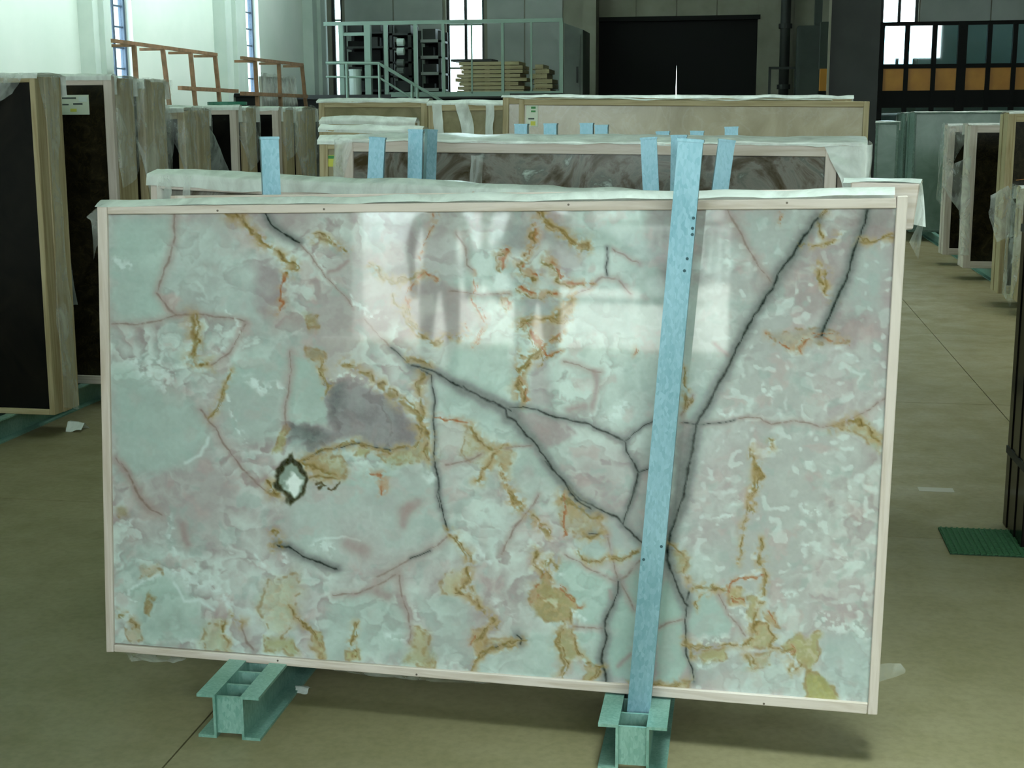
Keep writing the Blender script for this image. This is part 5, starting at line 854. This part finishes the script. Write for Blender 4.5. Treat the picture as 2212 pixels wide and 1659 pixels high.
# two people standing between the slab and the gateway
def person(label, loc, rz, shirt, trousers, hair, arm_up):
    V = {}; E_ = []; R_ = {}
    def j(n, p, r, par=None):
        V[n] = p; R_[n] = r
        if par: E_.append((par, n))
    j('pel', (0,0,.95), (.155,.11)); j('waist', (0,0,1.10), (.14,.10), 'pel'); j('chest', (0,.0,1.30), (.165,.115), 'waist'); j('neck0', (0,0,1.46), (.08,.07), 'chest'); j('neck', (0,.01,1.53), (.055,.055), 'neck0'); j('chin', (0,-.01,1.60), (.07,.075), 'neck'); j('head', (0,-.01,1.68), (.080,.098), 'chin'); j('crown', (0,.0,1.75), (.062,.075), 'head')
    for s, q in ((-1,'l'), (1,'r')):
        j('hip'+q, (s*.09,0,.88), (.10,.10), 'pel'); j('knee'+q, (s*.11,-.01,.50), (.062,.066), 'hip'+q); j('ank'+q, (s*.12,.01,.09), (.042,.045), 'knee'+q); j('heel'+q, (s*.12,.01,.04), (.04,.045), 'ank'+q); j('toe'+q, (s*.135,-.17,.03), (.04,.028), 'heel'+q)
        j('sh'+q, (s*.19,0,1.42), (.062,.062), 'chest')
        if arm_up: el, wr = (s*.25,-.06,1.16), (s*.12,-.28,1.34)
        else: el, wr = (s*.25,.02,1.14), (s*.24,-.06,.90)
        j('el'+q, el, (.045,.045), 'sh'+q); j('wr'+q, wr, (.030,.026), 'el'+q)
        wv = Vector(wr); d = (wv-Vector(el)).normalized(); side = Vector((1,0,0)) if not arm_up else Vector((0,0,1)); pm = wv+d*.06; j('palm'+q, tuple(pm), (.036,.016), 'wr'+q)
        for f_, (o_, L_) in enumerate(((-.03,.075),(-.010,.088),(.010,.082),(.03,.064))):
            k1 = pm+side*o_+d*.035; k2 = k1+d*L_*.5+Vector((0,-.008,0)); k3 = k2+d*L_*.4+Vector((0,-.018,0)); j('f%d%s1' % (f_, q), tuple(k1), (.010,.010), 'palm'+q); j('f%d%s2' % (f_, q), tuple(k2), (.009,.009), 'f%d%s1' % (f_, q)); j('f%d%s3' % (f_, q), tuple(k3), (.008,.008), 'f%d%s2' % (f_, q))
        t1 = wv+d*.03-side*.035*(1 if s > 0 else -1); j('t1'+q, tuple(t1), (.011,.011), 'wr'+q); j('t2'+q, tuple(t1+d*.04+Vector((0,-.02,0))), (.009,.009), 't1'+q)
    names = list(V); me = bpy.data.meshes.new('body'); me.from_pydata([V[n] for n in names], [(names.index(a), names.index(b)) for a, b in E_], [])
    t = thing('person', label, 'person', loc, (0, 0, rz)); o = bpy.data.objects.new('body', me); COL.objects.link(o); o.parent = t
    md = o.modifiers.new('skin', 'SKIN'); 
    for n, sv in zip(names, me.skin_vertices[0].data): sv.radius = R_[n]; sv.use_root = (n == 'pel')
    o.modifiers.new('sub', 'SUBSURF').levels = 1; o.modifiers['sub'].render_levels = 1
    dg = bpy.context.evaluated_depsgraph_get(); em = bpy.data.meshes.new_from_object(o.evaluated_get(dg)); o.modifiers.clear(); o.data = em
    skin = mat('skin', srgb(190,150,125), .6); em.materials.clear()
    for mm in (shirt, trousers, skin, M_TYRE): em.materials.append(mm)
    for p in em.polygons:
        c = p.center; p.use_smooth = True
        if c.z > 1.50: p.material_index = 2
        elif c.z < .075: p.material_index = 3
        elif c.z < .98 and abs(c.x) < .20: p.material_index = 1
        elif (arm_up and c.y < -.20) or (not arm_up and c.z < .95 and abs(c.x) > .19): p.material_index = 2
        else: p.material_index = 0
    bm = bmesh.new(); bmesh.ops.create_icosphere(bm, subdivisions=3, radius=.112); hm = bpy.data.meshes.new('hair')
    for v in list(bm.verts):
        if v.co.z < -.02 and v.co.y < .02: bm.verts.remove(v)
    bm.to_mesh(hm); bm.free(); h = link('hair', hm, hair, t, True); h.location = (0, .012, 1.70); h.scale = (.86, 1.0, 1.0)
    for s in (-1, 1): MB().tube((s*.033, -.108, 1.685), (s*.033, -.100, 1.685), .011, 10).build('eye', M_TYRE, t); MB().tube((s*.083, .01, 1.66), (s*.10, .015, 1.67), .022, 10).build('ear', skin, t)
    MB().prism([(-.014, 1.645), (.014, 1.645), (.006, 1.685), (-.006, 1.685)], -.128, -.09).build('nose', skin, t); MB().box(-.025, .025, -.103, -.09, 1.612, 1.622).build('mouth', mat('lips', srgb(150,90,80), .5), t)
    return t
M_HAIR = mat('dark_hair', srgb(40,32,28), .6)
person('person in a grey shirt standing nearer the slab, mirrored right of the middle', (-2.35, -2.75, 0), math.radians(155), mat('grey_shirt', srgb(86,84,88), .8), mat('dark_trousers', srgb(50,52,60), .8), M_HAIR, True)
person('person in a dark shirt standing farther back, mirrored left of the middle', (-3.55, -3.9, 0), math.radians(150), mat('dark_shirt', srgb(70,66,70), .8), mat('grey_trousers', srgb(84,86,90), .8), M_HAIR, False)
